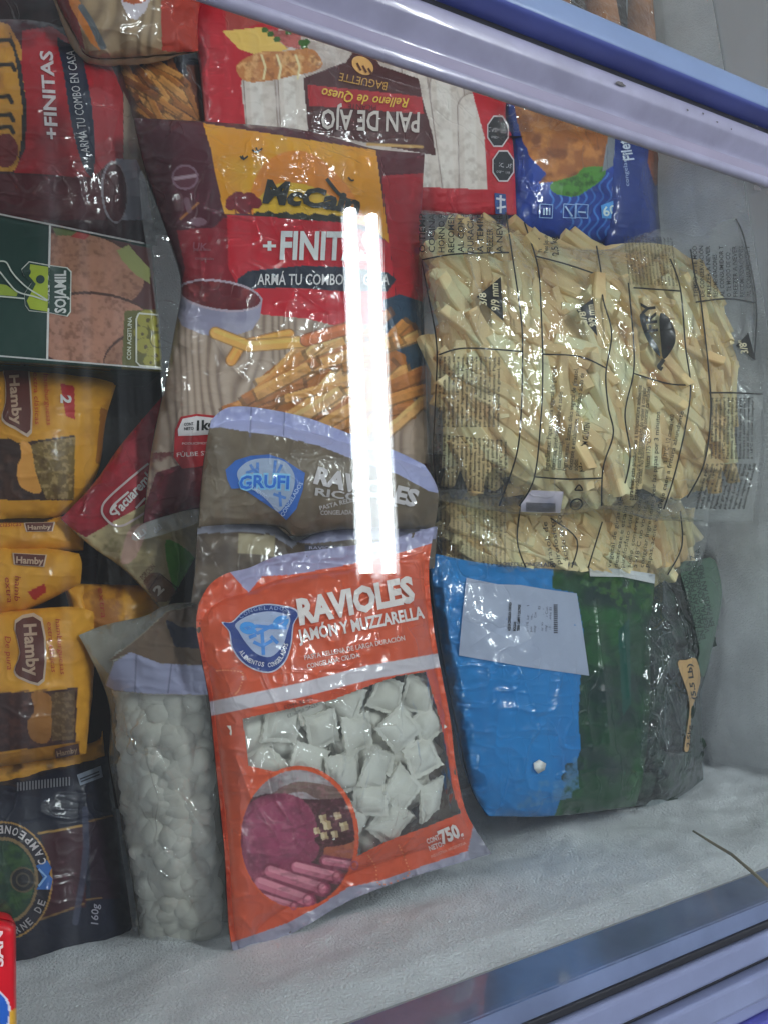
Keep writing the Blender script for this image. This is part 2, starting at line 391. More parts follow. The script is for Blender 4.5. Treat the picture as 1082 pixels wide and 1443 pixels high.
    def block(s, a, b, c, n, words, color, fill=.8, seed=0, name='fine_print', ch=None, bold=0):   # a: start of the first line, b: its end, c: start of the last line
        a, b, c = (np.array(q, float) for q in (a, b, c)); rr = random.Random(seed); rows = []; pitch = np.linalg.norm(c-a)/max(n-1, 1) if n > 1 else 9.; h = pitch*.62
        Ln = np.linalg.norm(b-a); nch = ch or int(Ln/(h*.82)); wl = words.split(); k = rr.randrange(len(wl))
        for i in range(n):
            t = ''
            while len(t) < nch: t += wl[k % len(wl)]+' '; k += 1
            t = t[:nch].strip(); o = a+(c-a)*i/max(n-1, 1); e = o+(b-a)*(1 if rr.random() < fill else rr.uniform(.6, .95))
            rows.append((t, o, e, h))
        return s.lines(rows, color, name, bold=bold)
    def ribbon(s, P, w, color, name='printed_line', off=.0009):
        P = np.asarray(smooth(P, 6), float); d = np.gradient(P, axis=0); d /= np.linalg.norm(d, axis=1)[:, None]+1e-9; nrm = np.stack([-d[:, 1], d[:, 0]], 1)
        V = np.concatenate([P-nrm*w/2, P+nrm*w/2]); n = len(P); i = np.arange(n-1)
        return s.decal(V, np.concatenate([np.stack([i, i+1, i+n], 1), np.stack([i+1, i+n+1, i+n], 1)]), color, name, off)
    def ribbons(s, Ps, w, color, name='printed_line', off=.0009):
        VV = []; TT = []; k = 0
        for P in Ps:
            P = np.asarray(P, float); d = np.gradient(P, axis=0); d /= np.linalg.norm(d, axis=1)[:, None]+1e-9; nrm = np.stack([-d[:, 1], d[:, 0]], 1)
            n = len(P); i = np.arange(n-1); VV.append(np.concatenate([P-nrm*w/2, P+nrm*w/2]))
            TT.append(np.concatenate([np.stack([i, i+1, i+n], 1), np.stack([i+1, i+n+1, i+n], 1)])+k); k += 2*n
        return s.decal(np.concatenate(VV), np.concatenate(TT), color, name, off)
    def pieces(s, name, meshes, n, P, depth, seed=0, ang=(0, 360), tilt=12, scale=(.85, 1.15), minsep=0, heap=False, half=.5, layers=False):   # what is sealed in the bag
        rr = random.Random(seed); xs = [p[0] for p in P]; ys = [p[1] for p in P]; done = []; k = 0; tries = 0; HV = []; HF = []; hn = 0
        while k < n and tries < n*80:
            tries += 1
            x = rr.uniform(min(xs), max(xs)); y = rr.uniform(min(ys), max(ys))
            if not inpoly(np.array([x]), np.array([y]), P)[0]: continue
            me = rr.choice(meshes); th = rr.uniform(*ang); f = rr.uniform(*scale); hl = half*me.get('len', 0)*f/.00078
            ex = np.array([x-hl*math.cos(math.radians(th)), x+hl*math.cos(math.radians(th))]); ey = np.array([y+hl*math.sin(math.radians(th)), y-hl*math.sin(math.radians(th))])
            if hl and not inpoly(ex, ey, P).all(): continue
            lay = k/n; sep = minsep*(.55 if lay < .5 else 1)
            if sep and any((x-a)**2+(y-b)**2 < sep*sep for a, b, l in done if l == (lay < .5)): continue
            done.append((x, y, lay < .5)); k += 1
            dep = depth[1]+(depth[0]-depth[1])*lay
            if layers: dep = depth[1]-.006*lay if lay < .5 else depth[0]+.004*(1-lay)
            h = min(float(s.hat(x+dx, y+dy)) for dx in (-14, 0, 14) for dy in (-14, 0, 14))
            h = .5*h+.5*float(s.hat(x, y)); h = min(h, float(s.hat(ex, ey).mean())+.003)
            q = lift(np.array([x]), np.array([y]), np.array([h-dep]))[0]
            e = 10; gx = (float(s.hat(x+e, y))-float(s.hat(x-e, y)))/(2*e*.00068); gy = -(float(s.hat(x, y+e))-float(s.hat(x, y-e)))/(2*e*.00068)
            gx = max(-.3, min(.3, gx)); gy = max(-.3, min(.3, gy))
            nz = Vector((-gx*.8+math.tan(math.radians(rr.uniform(-tilt, tilt))), -gy*.8+math.tan(math.radians(rr.uniform(-tilt, tilt))), 1)).normalized()
            rq = Vector((0, 0, 1)).rotation_difference(nz) @ Matrix.Rotation(math.radians(th), 3, 'Z').to_quaternion(); sc = np.array((f*rr.uniform(.95, 1.05), f**.4, f**.4) if hl else (f*rr.uniform(.9, 1.1), f, f))
            if heap:
                co = np.array([v.co[:] for v in me.vertices]); HV.append((co*sc) @ np.array(rq.to_matrix()).T+q); HF += [tuple(i+hn for i in p.vertices) for p in me.polygons]; hn += len(co); continue
            o = bpy.data.objects.new(name, me); COL.objects.link(o); o.parent = s.root; o.location = q-s.base
            o.rotation_mode = 'QUATERNION'; o.rotation_quaternion = rq; o.scale = sc
        if heap: o = meshobj(name, np.concatenate(HV), HF, meshes[0].materials[0], s.root, s.base); o['kind'] = 'stuff'
def rect(x0, y0, x1, y1): return [(x0, y0), (x1, y0), (x1, y1), (x0, y1)]

# ------------------------------------------------------------------ ceiling lamps (the twin tube lamp is what the glass lid mirrors)
ZL = 1.70; YF = -.3145; XR = .67
def mirror(px, py):
    d = raydir(np.array([px]), np.array([py]))[0]; g = CAM+d*(-CAM[2]/d[2]); r = d*np.array([1, 1, -1.]); return g+r*((ZL-g[2])/r[2])
A0, A1, B0, B1 = mirror(494, 300), mirror(513, 810), mirror(521, 303), mirror(549, 808)
M_tube, t_, p_, o_ = newmat('lit_tube'); p_.inputs['Base Color'].default_value = (.9, .9, .9, 1)
p_.inputs['Emission Color'].default_value = (.94, .97, 1, 1); p_.inputs['Emission Strength'].default_value = LAMP_L
M_gapglow, t_, p_, o_ = newmat('added_gap_glow'); p_.inputs['Base Color'].default_value = (.8, .82, .84, 1); p_.inputs['Emission Color'].default_value = (.88, .95, 1, 1); p_.inputs['Emission Strength'].default_value = LAMP_L*.145  # glow added to fill the dark gap between the mirrored tubes
M_house = plain('lamp_housing', (.75, .77, .78), .35)
M_cap = plain('lamp_cap', (.6, .6, .62), .4)
def tubemesh(name, P, r, mat, parent, n=16):
    P = [np.array(p, float) for p in P]; V = []; Fs = []
    for i, p in enumerate(P):
        d = _n(P[min(i+1, len(P)-1)]-P[max(i-1, 0)]); a = _n(np.cross(d, [0, .3, 1.] if abs(d[2]) < .9 else [1., 0, 0])); b = np.cross(d, a)
        rr = r[i] if np.ndim(r) else r
        for k in range(n): t = 2*math.pi*k/n; V.append(p+rr*(a*math.cos(t)+b*math.sin(t)))
    for i in range(len(P)-1):
        for k in range(n): Fs.append((i*n+k, i*n+(k+1) % n, (i+1)*n+(k+1) % n, (i+1)*n+k))
    Fs += [tuple(range(n))[::-1], tuple(range((len(P)-1)*n, len(P)*n))]
    return meshobj(name, V, Fs, mat, parent)
def lamp(a0, a1, b0, b1, label, group):
    c = (a0+a1+b0+b1)/4; d = _n((a1-a0)+(b1-b0)); s = np.cross(d, [0, 0, 1.]); s = _n(s)
    ln = np.linalg.norm(a1-a0)/2; t = thing('ceiling_lamp', label, 'lamp', tuple(c), group)
    half = .5*abs(((b0+b1)/2-(a0+a1)/2).dot(s))
    for sg in (-1, 1):
        q = s*half*sg; tubemesh('tube', [q-d*ln, q+d*ln], .019, M_tube, t)
        for e in (-1, 1): tubemesh('end_cap', [q+d*e*(ln+.0005), q+d*e*(ln+.03)], .0205, M_cap, t)
    V = []; w = half+.024                                  # shallow reflector tray above the tubes
    prof = [(-w-.012, -.004), (-w, .028), (w, .028), (w+.012, -.004), (w+.012, .05), (-w-.012, .05)]
    for e in (-1, 1):
        for a, z in prof: V.append(s*a+d*e*(ln+.035)+np.array([0, 0, z]))
    k = len(prof); Fs = [(i, (i+1) % k, k+(i+1) % k, k+i) for i in range(k)]+[tuple(range(k))[::-1], tuple(range(k, 2*k))]
    gp = half-.021; v, f = [s*a+d*e*ln+np.array([0, 0, .004]) for a, e in ((-gp, -1), (gp, -1), (gp, 1), (-gp, 1))], [(0, 1, 2, 3)]; meshobj('added_glow_panel', v, f, M_gapglow, t)  # emissive panel added between the tubes to brighten their mirrored gap
    meshobj('housing', V, Fs, M_house, t, smooth_=False); return t
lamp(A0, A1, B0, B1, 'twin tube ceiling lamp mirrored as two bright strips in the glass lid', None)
for k, dv in enumerate(((-3.0, -1.6, .1), (-3.0, 1.2, .1), (.6, 3.6, .1))):  # unseen lamps added to light the right wall and the contents
    dv = np.array(dv); lamp(A0+dv, A1+dv, B0+dv, B1+dv, 'added unseen twin tube ceiling lamp for extra light on the freezer', 'added unseen ceiling lamps')

# ------------------------------------------------------------------ chest freezer
fz = thing('chest_freezer', 'white frosted chest freezer holding bags of frozen food', 'freezer', (0, 0, 0))
M_frost = plain('frost', (.90, .93, .97), .9, noise=.16, nscale=20., bump=1., bscale=480.)
M_wallw = plain('freezer_liner', (.72, .73, .76), .4, noise=.12, nscale=6.)
M_steel = plain('blue_grey_strip', (.24, .31, .52), .16, noise=.5, nscale=9., coat=.8)  # tint noise stands in for reflections, put into the strip colour
M_rail = plain('rail_plastic', (.30, .35, .56), .3, noise=.25, nscale=10., bump=.05)
M_rail2 = plain('rail_violet_reflection', (.16, .17, .62), .3, noise=.3, nscale=12.)  # violet is a blue reflection put into the rail colour
M_gask = plain('gasket', (.02, .022, .03), .6)
def wallgrid(name, f, nu, nv, mat): 
    u, v = np.meshgrid(np.linspace(0, 1, nu), np.linspace(0, 1, nv)); return meshobj(name, f(u.ravel(), v.ravel()), gridfaces(nu, nv), mat, fz)
def w_front(u, v):
    x = -.36+u*1.07; z = -.047-v*.40; b = .006+.034*np.clip(v*1.6, 0, 1)**1.5*fbm(x*9, z*9+3, 5, 3)+.008*(fbm(x*30, z*30, 8, 6)-.4)
    return np.stack([x, YF+b*np.clip(v*14, .1, 1), z], 1)
def w_right(u, v):
    y = -.34+u*1.5; z = -.135-v*.32; b = .03*np.clip(v*1.5, 0, 1)*fbm(y*6, z*6, 15, 3)+.007*(fbm(y*34, z*34, 18, 5)-.4)
    return np.stack([XR-b*np.clip(v*14, .1, 1)-.004, y, z], 1)
wallgrid('inner_wall', w_front, 260, 110, M_frost); wallgrid('inner_wall', w_right, 320, 90, M_frost)
def bx(name, x0, x1, y0, y1, z0, z1, mat, parent=fz, bev=.0):
    v, f = boxverts(x0, x1, y0, y1, z0, z1); o = meshobj(name, v, f, mat, parent, smooth_=False)
    if bev: mo = o.modifiers.new('b', 'BEVEL'); mo.width = bev; mo.segments = 3
    return o
bx('liner_strip', XR, XR+.02, -.33, 1.2, -.138, .0, M_wallw, bev=.004)
bx('inner_wall', -.30, -.275, -.33, 1.2, -.46, .012, M_wallw); bx('inner_wall', -.36, .72, 1.16, 1.18, -.46, 0, M_wallw)
bx('floor', -.36, .74, -.34, 1.2, -.47, -.445, M_frost)
bx('rim_strip', -.36, .72, YF-.012, YF, -.047, -.001, M_steel, bev=.001)
bx('gasket', -.36, .74, YF-.0175, YF-.0125, -.0005, .003, M_gask, bev=.001)
bx('rim_lip', -.36, .74, YF-.0123, YF-.0003, -.001, .0008, M_steel)
yy = YF-.018
for w, z1, mt in ((.018, .006, M_rail), (.004, .002, M_gask), (.020, .010, M_rail), (.012, .004, M_rail), (.03, .012, M_rail2), (.08, .006, M_rail2)):
    bx('rim_rail', -.36, .74, yy-w, yy-.0006, -.02, z1, mt, bev=.003); yy -= w

# ------------------------------------------------------------------ sliding glass lids
M_glass, t_, p_, o_ = newmat('lid_glass'); t_.nodes.remove(p_)
_tr = N(t_, 'ShaderNodeBsdfTransparent'); _tr.inputs[0].default_value = (.965, .985, .98, 1)
_gl2 = N(t_, 'ShaderNodeBsdfGlossy', Roughness=.012); _fr = schlick(t_, .043)
_df = N(t_, 'ShaderNodeBsdfDiffuse'); _df.inputs[0].default_value = (.75, .8, .88, 1)
_geo = N(t_, 'ShaderNodeNewGeometry'); _mp = N(t_, 'ShaderNodeMapping'); _mp.inputs['Scale'].default_value = (90, 1.6, 1)
t_.links.new(_geo.outputs['Position'], _mp.inputs[0])
_n1 = N(t_, 'ShaderNodeTexNoise', Scale=1., Detail=3.); t_.links.new(_mp.outputs[0], _n1.inputs['Vector'])   # wiped streaks of dust and scratches, plus milky reflection haze put into the colour
_n2 = N(t_, 'ShaderNodeTexNoise', Scale=5., Detail=3.); t_.links.new(_geo.outputs['Position'], _n2.inputs['Vector'])
_mr = N(t_, 'ShaderNodeMapRange'); _mr.inputs[1].default_value = .5; _mr.inputs[2].default_value = .8; _mr.inputs[3].default_value = .002; _mr.inputs[4].default_value = .032
_mm = N(t_, 'ShaderNodeMath', operation='MULTIPLY'); t_.links.new(_n1.outputs['Fac'], _mr.inputs[0]); t_.links.new(_mr.outputs[0], _mm.inputs[0])
_m3 = N(t_, 'ShaderNodeMapRange'); _m3.inputs[1].default_value = .3; _m3.inputs[2].default_value = .7; _m3.inputs[3].default_value = .5; _m3.inputs[4].default_value = 1.3
t_.links.new(_n2.outputs['Fac'], _m3.inputs[0]); t_.links.new(_m3.outputs[0], _mm.inputs[1])
_a = N(t_, 'ShaderNodeMixShader'); t_.links.new(_mm.outputs[0], _a.inputs[0]); t_.links.new(_tr.outputs[0], _a.inputs[1]); t_.links.new(_df.outputs[0], _a.inputs[2])
_b = N(t_, 'ShaderNodeMixShader'); t_.links.new(_fr.outputs[0], _b.inputs[0]); t_.links.new(_a.outputs[0], _b.inputs[1]); t_.links.new(_gl2.outputs[0], _b.inputs[2]); t_.links.new(_b.outputs[0], o_.inputs[0])
lid = thing('sliding_glass_lid', 'clear sliding glass lid with lavender frame bar over the frozen bags', 'freezer lid', (.15, 0, 0))
lid2 = thing('sliding_glass_lid', 'clear sliding glass lid with blue edge bar, overlapping the lavender one', 'freezer lid', (.15, .6, .02))
def sheet(name, x0, x1, y0, y1, z, mat, parent):
    b = np.array(parent.location); return meshobj(name, [(x0, y0, z), (x1, y0, z), (x1, y1, z), (x0, y1, z)], [(0, 1, 2, 3)], mat, parent, b, smooth_=False)
for z in (0., .004): sheet('glass_pane', -.5, .74, YF+.004, .345, z+.0004, M_glass, lid)
for z in (.028, .032): sheet('glass_pane', -.5, .74, .400, 1.16, z, M_glass, lid2)
M_lav = plain('lavender_frame', (.40, .40, .55), .32, noise=.22, nscale=26., bump=.08, coat=.3)
M_lav2 = plain('lavender_frame_dull', (.32, .30, .41), .45, noise=.14, nscale=10.)
M_blue = plain('blue_frame', (.10, .13, .42), .3, noise=.2, nscale=9.)
M_blue2 = plain('pale_blue_frame', (.22, .31, .52), .35, noise=.15, nscale=9.)
def extr(name, prof, mat, parent, x0=-.5, x1=.74):
    b = np.array(parent.location); P = smooth(prof, 4); n = len(P); V = [(x, y, z) for x in (x0, x1) for y, z in P]
    return meshobj(name, V, [(i, i+n, i+n+1, i+1) for i in range(n-1)], mat, parent, b)
extr('frame_lip', [(.3345, .0055), (.3285, .008), (.327, .012), (.3295, .0155), (.334, .016), (.3362, .0125)], M_lav, lid, x1=.470)
extr('frame_face', [(.3362, .0120), (.3480, .0105), (.3490, .0105)], M_lav2, lid)
extr('frame_bevel', [(.3490, .0105), (.352, .0125), (.360, .0215), (.364, .024), (.374, .0245), (.378, .022)], M_lav, lid)
bx('frame_groove', -.5, .74, .3785, .3835, .004, .0215, M_gask, None).parent = lid
extr('edge_bar', [(.3840, .018), (.3838, .030), (.3846, .038), (.3865, .0405)], M_blue, lid2); extr('edge_cap', [(.3865, .0405), (.389, .0412), (.402, .0412), (.409, .0400), (.411, .037), (.411, .024)], M_blue2, lid2)
for o in lid.children:
    if o.name.startswith('frame_groove'): o.location = (-.15, 0, 0)

M_grime = plain('grime', (.10, .095, .10), .8)
for k, (px, py, w, h) in enumerate(((874, 118, 7, 3), (1066, 265, 5, 4), (968, 155, 1.4, 1.6), (990, 160, 1.3, 1.5), (1010, 172, 1.5, 1.2), (1030, 182, 1., 1.2), (1066, 178, 1.5, 1.5))):
    P = lift(np.array([px+w*math.cos(a)*(1+.3*math.sin(3*a+k)) for a in np.linspace(0, 2*math.pi, 11)[:-1]]), np.array([py+.35*w*math.cos(a)+h*math.sin(a) for a in np.linspace(0, 2*math.pi, 11)[:-1]]), np.full(10, .0255 if py < 200 else .0172)); meshobj('grime_speck', P, [tuple(range(10))[::-1]], M_grime, lid, np.array(lid.location))

# ------------------------------------------------------------------ shared print helpers
WHITE = (205, 205, 215); BLACK = (14, 14, 16)
LAV = (150, 154, 190)
def wood(b, P, base=(158, 142, 130), dark=(104, 88, 78), seed=3, sc=9., stretch=2.6, rot=0.):
    b.poly(P, base); c, s_ = math.cos(rot), math.sin(rot); u = b.X*c+b.Y*s_; v = -b.X*s_+b.Y*c
    w = u/sc+5.5*fbm(u/60, v/60/stretch, seed, 2)*stretch; k = (.5+.5*np.sin(w*2.2))**2
    mk = k*inpoly(b.X, b.Y, P)*(.45+.5*fbm(b.X/30, b.Y/30, seed+4, 2)); b.put(np.clip(mk*1.5, 0, 1), dark, .85)
def bowl(b, C, rx, ry, depth, ang=0):                     # printed white bowl of red sauce
    c, s_ = math.cos(math.radians(ang)), math.sin(math.radians(ang)); tr = lambda P: [(C[0]+x*c-y*s_, C[1]+x*s_+y*c) for x, y in P]
    body = tr([(-rx, 0), (-rx*1.0, depth*.5), (-rx*.8, depth*.85), (-rx*.3, depth), (rx*.3, depth*1.0), (rx*.85, depth*.72), (rx, depth*.4), (rx, 0)])
    b.poly(body, (150, 150, 172)); b.mottle(body, (112, 112, 140), 34, .45, .75, .6, 4)
    b.oval(C[0], C[1], rx, ry, (164, 152, 166), ang); b.oval(C[0], C[1], rx*.95, ry*.86, (88, 20, 28), ang)
    b.mottle(circ(C[0], C[1], rx*.93, ry*.84, ang), (122, 34, 36), 12, .45, .7, .8, 9)

# ------------------------------------------------------------------ dark packs at the bottom of the pile, seen only through the gaps
def filler(top, right, bottom, left, z, col, col2, label, seed, cat='food bag'):
    b = Bag('frozen_food_bag', label, cat, top, right, bottom, left, z, .015, 4, seed, base=col); b.mottle(None, col2, 30, .4, .7, .8, seed); return b.build()
filler([(-60, -60), (330, -60)], [(330, -60), (330, 330)], [(-60, 330), (330, 330)], [(-60, -60), (-60, 330)], -.30, (52, 18, 24), (30, 22, 30), 'dark maroon bag lying under the red fries bags', 41)
b = filler([(110, 500), (330, 520)], [(330, 520), (330, 720)], [(90, 720), (330, 720)], [(110, 500), (90, 720)], -.285, (62, 62, 60), (40, 40, 44), 'plain dark grey bag in the gap under the green burger box', 42)
filler([(150, 690), (340, 700)], [(340, 700), (340, 920)], [(120, 930), (340, 920)], [(150, 690), (120, 930)], -.29, (58, 50, 44), (36, 32, 34), 'dark brown bag beneath the red meat pack', 43)
filler([(-60, 690), (180, 700)], [(180, 700), (200, 1140)], [(-60, 1140), (200, 1140)], [(-60, 690), (-60, 1140)], -.30, (48, 28, 32), (26, 20, 26), 'dark plum bag deep under the yellow burger packs', 44)
filler([(560, 640), (1000, 640)], [(1000, 640), (985, 900)], [(560, 900), (985, 900)], [(560, 640), (560, 900)], -.30, (40, 44, 48), (26, 30, 36), 'dark slate bag beneath the clear fries bags', 45)

# ------------------------------------------------------------------ red fries bag lying sideways, its lettering running upwards
b = Bag('fries_bag', 'red fries bag lying sideways with lettering running up, above the green burger box', 'fries bag',
        [(-70, 30), (60, 30), (150, 70), (185, 130)], [(185, 130), (196, 200), (210, 260), (222, 345)], [(-70, 340), (80, 345), (222, 345)], [(-70, 30), (-70, 340)], -.262, .03, 1.8, 11, base=(58, 16, 24), wr=.0022, group=None)
b.poly(T1([(-300, 60), (60, 160), (140, 300), (170, 600), (160, 900), (110, 1120), (-300, 1130)]), (198, 142, 48))
b.mottle(T1([(-300, 60), (60, 160), (140, 300), (170, 600), (160, 900), (110, 1120), (-300, 1130)]), (170, 108, 38), 30, .4, .8, .7, 3)
for p in ((10, 270), (20, 430), (0, 640), (10, 760), (10, 840)): b.stroke(T1([(p[0]-40, p[1]), (p[0]+60, p[1]-10), (p[0]+80, p[1]+30)]), 6, (34, 26, 20))
b.oval(8, 212, 18, 24, (112, 30, 30)); b.poly(T1([(60, 190), (110, 420), (150, 700), (140, 960), (120, 1040), (160, 1000), (178, 700), (140, 420)]), (30, 30, 30))
b.poly(T1([(150, 200), (340, 170), (560, 330), (740, 440), (810, 620), (812, 1035), (700, 1080), (600, 1180), (380, 1150), (90, 1130), (170, 980), (180, 700), (140, 420)]), (158, 22, 34))
b.poly(T1([(375, 262), (420, 270), (520, 320), (560, 450), (605, 700), (625, 1000), (610, 1150), (570, 1130), (520, 1010), (465, 780), (420, 480)]), (26, 36, 60), sm=True)
wood(b, T1([(812, 600), (860, 700), (960, 1000), (1040, 1443), (830, 1443), (812, 1035)]), (140, 126, 112), (86, 76, 66))
b.poly(T1([(170, 1140), (420, 1160), (640, 1160), (700, 1443), (-200, 1443), (-200, 1140)]), (82, 18, 28)); b.mottle(None, (60, 14, 24), 40, .5, .8, .5, 6)
b.poly(T1([(760, 1040), (900, 1050), (960, 1200), (1000, 1443), (740, 1443)]), (146, 146, 162))
b.oval(*T1([(755, 1260)])[0], 19, 44, (150, 142, 152), -3); b.oval(*T1([(757, 1262)])[0], 16.5, 41, (78, 20, 28), -3)
b.build()
b.text('+FINITAS', *T1([(383, 915), (345, 335)]), 17, (214, 196, 200), .025, .12); b.text('ARMÁ TU COMBO EN CASA', *T1([(592, 1000), (490, 330)]), 12, (196, 200, 206), .0, .12)
# ------------------------------------------------------------------ other fries bags at the far end
b = Bag('fries_bag', 'fries bag with dark navy band and printed golden fries, below the wood patterned bag', 'fries bag',
        [(140, 40), (300, 60)], [(300, 60), (310, 230)], [(190, 230), (310, 230)], [(140, 40), (165, 120), (190, 230)], -.268, .02, 2., 12, base=(70, 40, 30))
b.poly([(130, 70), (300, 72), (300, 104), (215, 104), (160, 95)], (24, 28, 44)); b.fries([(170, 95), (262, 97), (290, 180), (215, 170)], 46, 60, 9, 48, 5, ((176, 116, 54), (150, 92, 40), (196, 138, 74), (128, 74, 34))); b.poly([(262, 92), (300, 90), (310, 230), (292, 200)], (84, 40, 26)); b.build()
b = Bag('fries_bag', 'wood patterned fries bag with orange red end, at the frame bar', 'fries bag',
        [(60, -60), (340, -60)], [(340, -60), (285, 0), (280, 72)], [(110, 58), (140, 82), (280, 72)], [(60, -60), (80, 0), (110, 58)], -.232, .025, 2., 13, base=(150, 130, 104), wr=.002)
wood(b, rect(50, -70, 345, 90), (160, 138, 108), (112, 92, 70), 8, 12.); b.poly(T1([(330, -300), (460, 0), (530, 180), (560, 330), (430, 230), (350, 30), (250, -300)]), (110, 22, 22)); b.poly([(98, -60), (112, 0), (128, 40), (142, 72), (128, 60), (100, 10), (80, -60)], (196, 118, 48))
b.poly([(226, -60), (229, 72), (345, 78), (345, -60)], (158, 44, 26)); b.poly(T1([(790, -200), (800, 20), (850, 120), (900, 130), (960, 70), (1000, -40), (1000, -200)]), (196, 190, 200)); b.poly(T1([(800, -200), (810, 10), (880, 30), (960, 10), (980, -200)]), (176, 84, 36)); b.stroke([(115, 10), (128, 30), (146, 66)], 9, (92, 98, 104)); b.build()

# ------------------------------------------------------------------ garlic bread bag, upside down
b = Bag('garlic_bread_bag', 'red garlic bread bag with maroon label, lying upside down under the frame bar', 'bread bag',
        [(262, -50), (740, -50)], [(740, -50), (712, 150), (722, 200), (727, 302)], [(300, 302), (600, 302), (727, 302)], [(262, -50), (270, 30), (284, 110), (300, 302)], -.248, .024, 1.5, 21, base=(164, 22, 36), wr=.0016)
win = R2([(195, 250), (330, 60), (480, 90), (900, 240), (905, 300), (935, 420), (945, 575), (745, 575), (745, 480), (200, 400)])
b.poly(win, (176, 166, 162)); b.mottle(win, (150, 134, 126), 22, .45, .72, .6, 4)
for (x0, y0, x1, y1, w) in ((250, 240, 262, 420, 92), (352, 250, 362, 420, 84), (820, 260, 835, 580, 100), (900, 330, 905, 580, 90), (720, 210, 770, 570, 70)):
    p = R2([(x0, y0), (x1, y1)]); b.stroke(p, w/2.164+3, (116, 100, 94)); b.stroke(p, w/2.164, (192, 184, 178)); q = [(x-5, y) for x, y in p]; b.stroke(q, w/5.2, (208, 202, 198), .7)
b.mottle(win, (150, 136, 128), 9, .5, .75, .5, 14); b.mottle(win, (206, 198, 194), 16, .5, .75, .5, 15)
b.poly(R2([(-10, -100), (140, -100), (150, 180), (195, 260), (215, 420), (60, 420)]), (164, 22, 36)); b.poly(R2([(140, -100), (500, -100), (500, 90), (300, 60), (150, 100)]), (150, 60, 56))
b.poly(R2([(890, 250), (1000, 270), (1040, 700), (740, 700), (740, 570), (945, 578), (935, 420)]), (164, 22, 36)); b.stroke(R2([(40, 40), (60, 200), (95, 400)]), 9, (186, 96, 100), .6)
b.poly(R2([(137, 95), (262, 82), (340, 150), (255, 172), (190, 150)]), (220, 172, 88)); b.poly(R2([(270, 90), (380, 95), (375, 150), (330, 140)]), (170, 92, 88)); b.mottle(R2([(270, 90), (390, 95), (385, 155), (330, 145)]), (130, 60, 60), 9, .45, .7, .8, 2)
for x, y in ((268, 92), (285, 104), (305, 120), (380, 130), (395, 128), (388, 142), (340, 98)): b.oval(*R2([(x, y)])[0], 5, 4, (52, 92, 38))
cr = R2([(182, 200), (250, 160), (330, 155), (410, 150), (442, 190), (425, 215), (350, 232), (290, 245), (210, 248)]); b.poly(cr, (172, 112, 62), sm=True); b.mottle(cr, (206, 160, 106), 9, .45, .68, .85, 6); b.mottle(cr, (124, 72, 38), 7, .55, .72, .7, 7)
for x in (258, 305, 362): b.stroke(R2([(x, 168), (x+12, 205), (x+6, 240)]), 3, (222, 194, 150))
lab = R2([(385, 238), (498, 195), (515, 190), (535, 158), (560, 150), (592, 162), (618, 200), (735, 240), (748, 310), (772, 390), (788, 475), (600, 440), (400, 402)])
b.poly(lab, (66, 22, 24)); b.poly(R2([(398, 258), (690, 288), (745, 296), (750, 348), (402, 322)]), (150, 26, 34)); b.stroke(R2([(580, 440), (745, 448)]), 4, (176, 140, 80))
b.build()
b.text('PAN DE AJO', *R2([(738, 344), (440, 334)]), 27, (184, 176, 172), .02); b.text('Relleno de Queso', *R2([(706, 300), (444, 268)]), 13, (220, 166, 60), .015, .2, bend=3); b.text('BAGUETTE', *R2([(641, 252), (497, 222)]), 11, (184, 138, 66)); b.text('PICANTE', *R2([(606, 320), (522, 316)]), 8, (70, 14, 20))
b.shape(R2(circ(565, 200, 36, 25, 35)), (204, 156, 92), 'bread_emblem'); b.ribbons([R2([(548+k*17, 192+k*8), (560+k*17, 215+k*6)]) for k in range(3)], 3, (92, 50, 30), 'bread_emblem', .0012)
for cx, cy, t1 in ((976, 400, ('GRASAS', 'EN EXCESO')), (992, 506, ('SODIO', 'EN EXCESO'))):
    b.shape(R2(circ(cx, cy, 36, 52, 0, 8, 22.5, 382.5)), (190, 186, 190), 'warning_octagon'); b.shape(R2(circ(cx, cy, 32, 47, 0, 8, 22.5, 382.5)), (18, 22, 30), 'warning_octagon', .0009)
    b.lines([(t1[0], *R2([(cx+27, cy-6), (cx-27, cy-12)]), 6), (t1[1], *R2([(cx+20, cy+18), (cx-20, cy+14)]), 3)], (176, 178, 184))
b.shape(R2([(965, 588), (1000, 592), (1003, 655), (968, 652)]), (40, 70, 130), 'seal_mark'); b.ribbons([R2([(970, 605), (998, 610)]), R2([(972, 635), (1000, 630)]), R2([(984, 595), (984, 650)])], 3, (190, 196, 210), 'seal_mark', .0012)

# ------------------------------------------------------------------ blue breaded fillet bags
def waves(b, P, c=(60, 120, 200)):
    k = np.sin((b.X*.55+b.Y*.12+2.4*np.sin(b.Y/5.2+b.X/60))*1.0); b.put(np.clip((k-.55)*3, 0, 1)*inpoly(b.X, b.Y, P), c, .85)
b = Bag('fillet_bag', 'deep blue bag against the frosted wall, behind the fillet bag', 'fillet bag', [(850, 150), (935, 180)], [(935, 180), (926, 260), (932, 345)], [(850, 350), (932, 345)], [(850, 150), (850, 350)], -.258, .025, 2., 23, base=(20, 44, 112), wr=.002)
b.poly([(915, 170), (945, 180), (935, 250), (922, 262), (912, 230)], (128, 70, 40)); b.build(); b.block((886, 262), (880, 205), (886, 262), 1, 'congelados', (150, 170, 205)); b.text('Filet', (893, 225), (884, 196), 14, (184, 198, 220), .02, .2)
b = Bag('fillet_bag', 'blue wave patterned bag with printed breaded fillet and lettuce', 'fillet bag', [(700, 110), (800, 130), (900, 175)], [(900, 175), (894, 215), (882, 270), (878, 342)], [(720, 330), (800, 340), (878, 342)], [(700, 110), (718, 200), (720, 330)], -.262, .034, 1.6, 24, base=(18, 52, 138), wr=.0022)
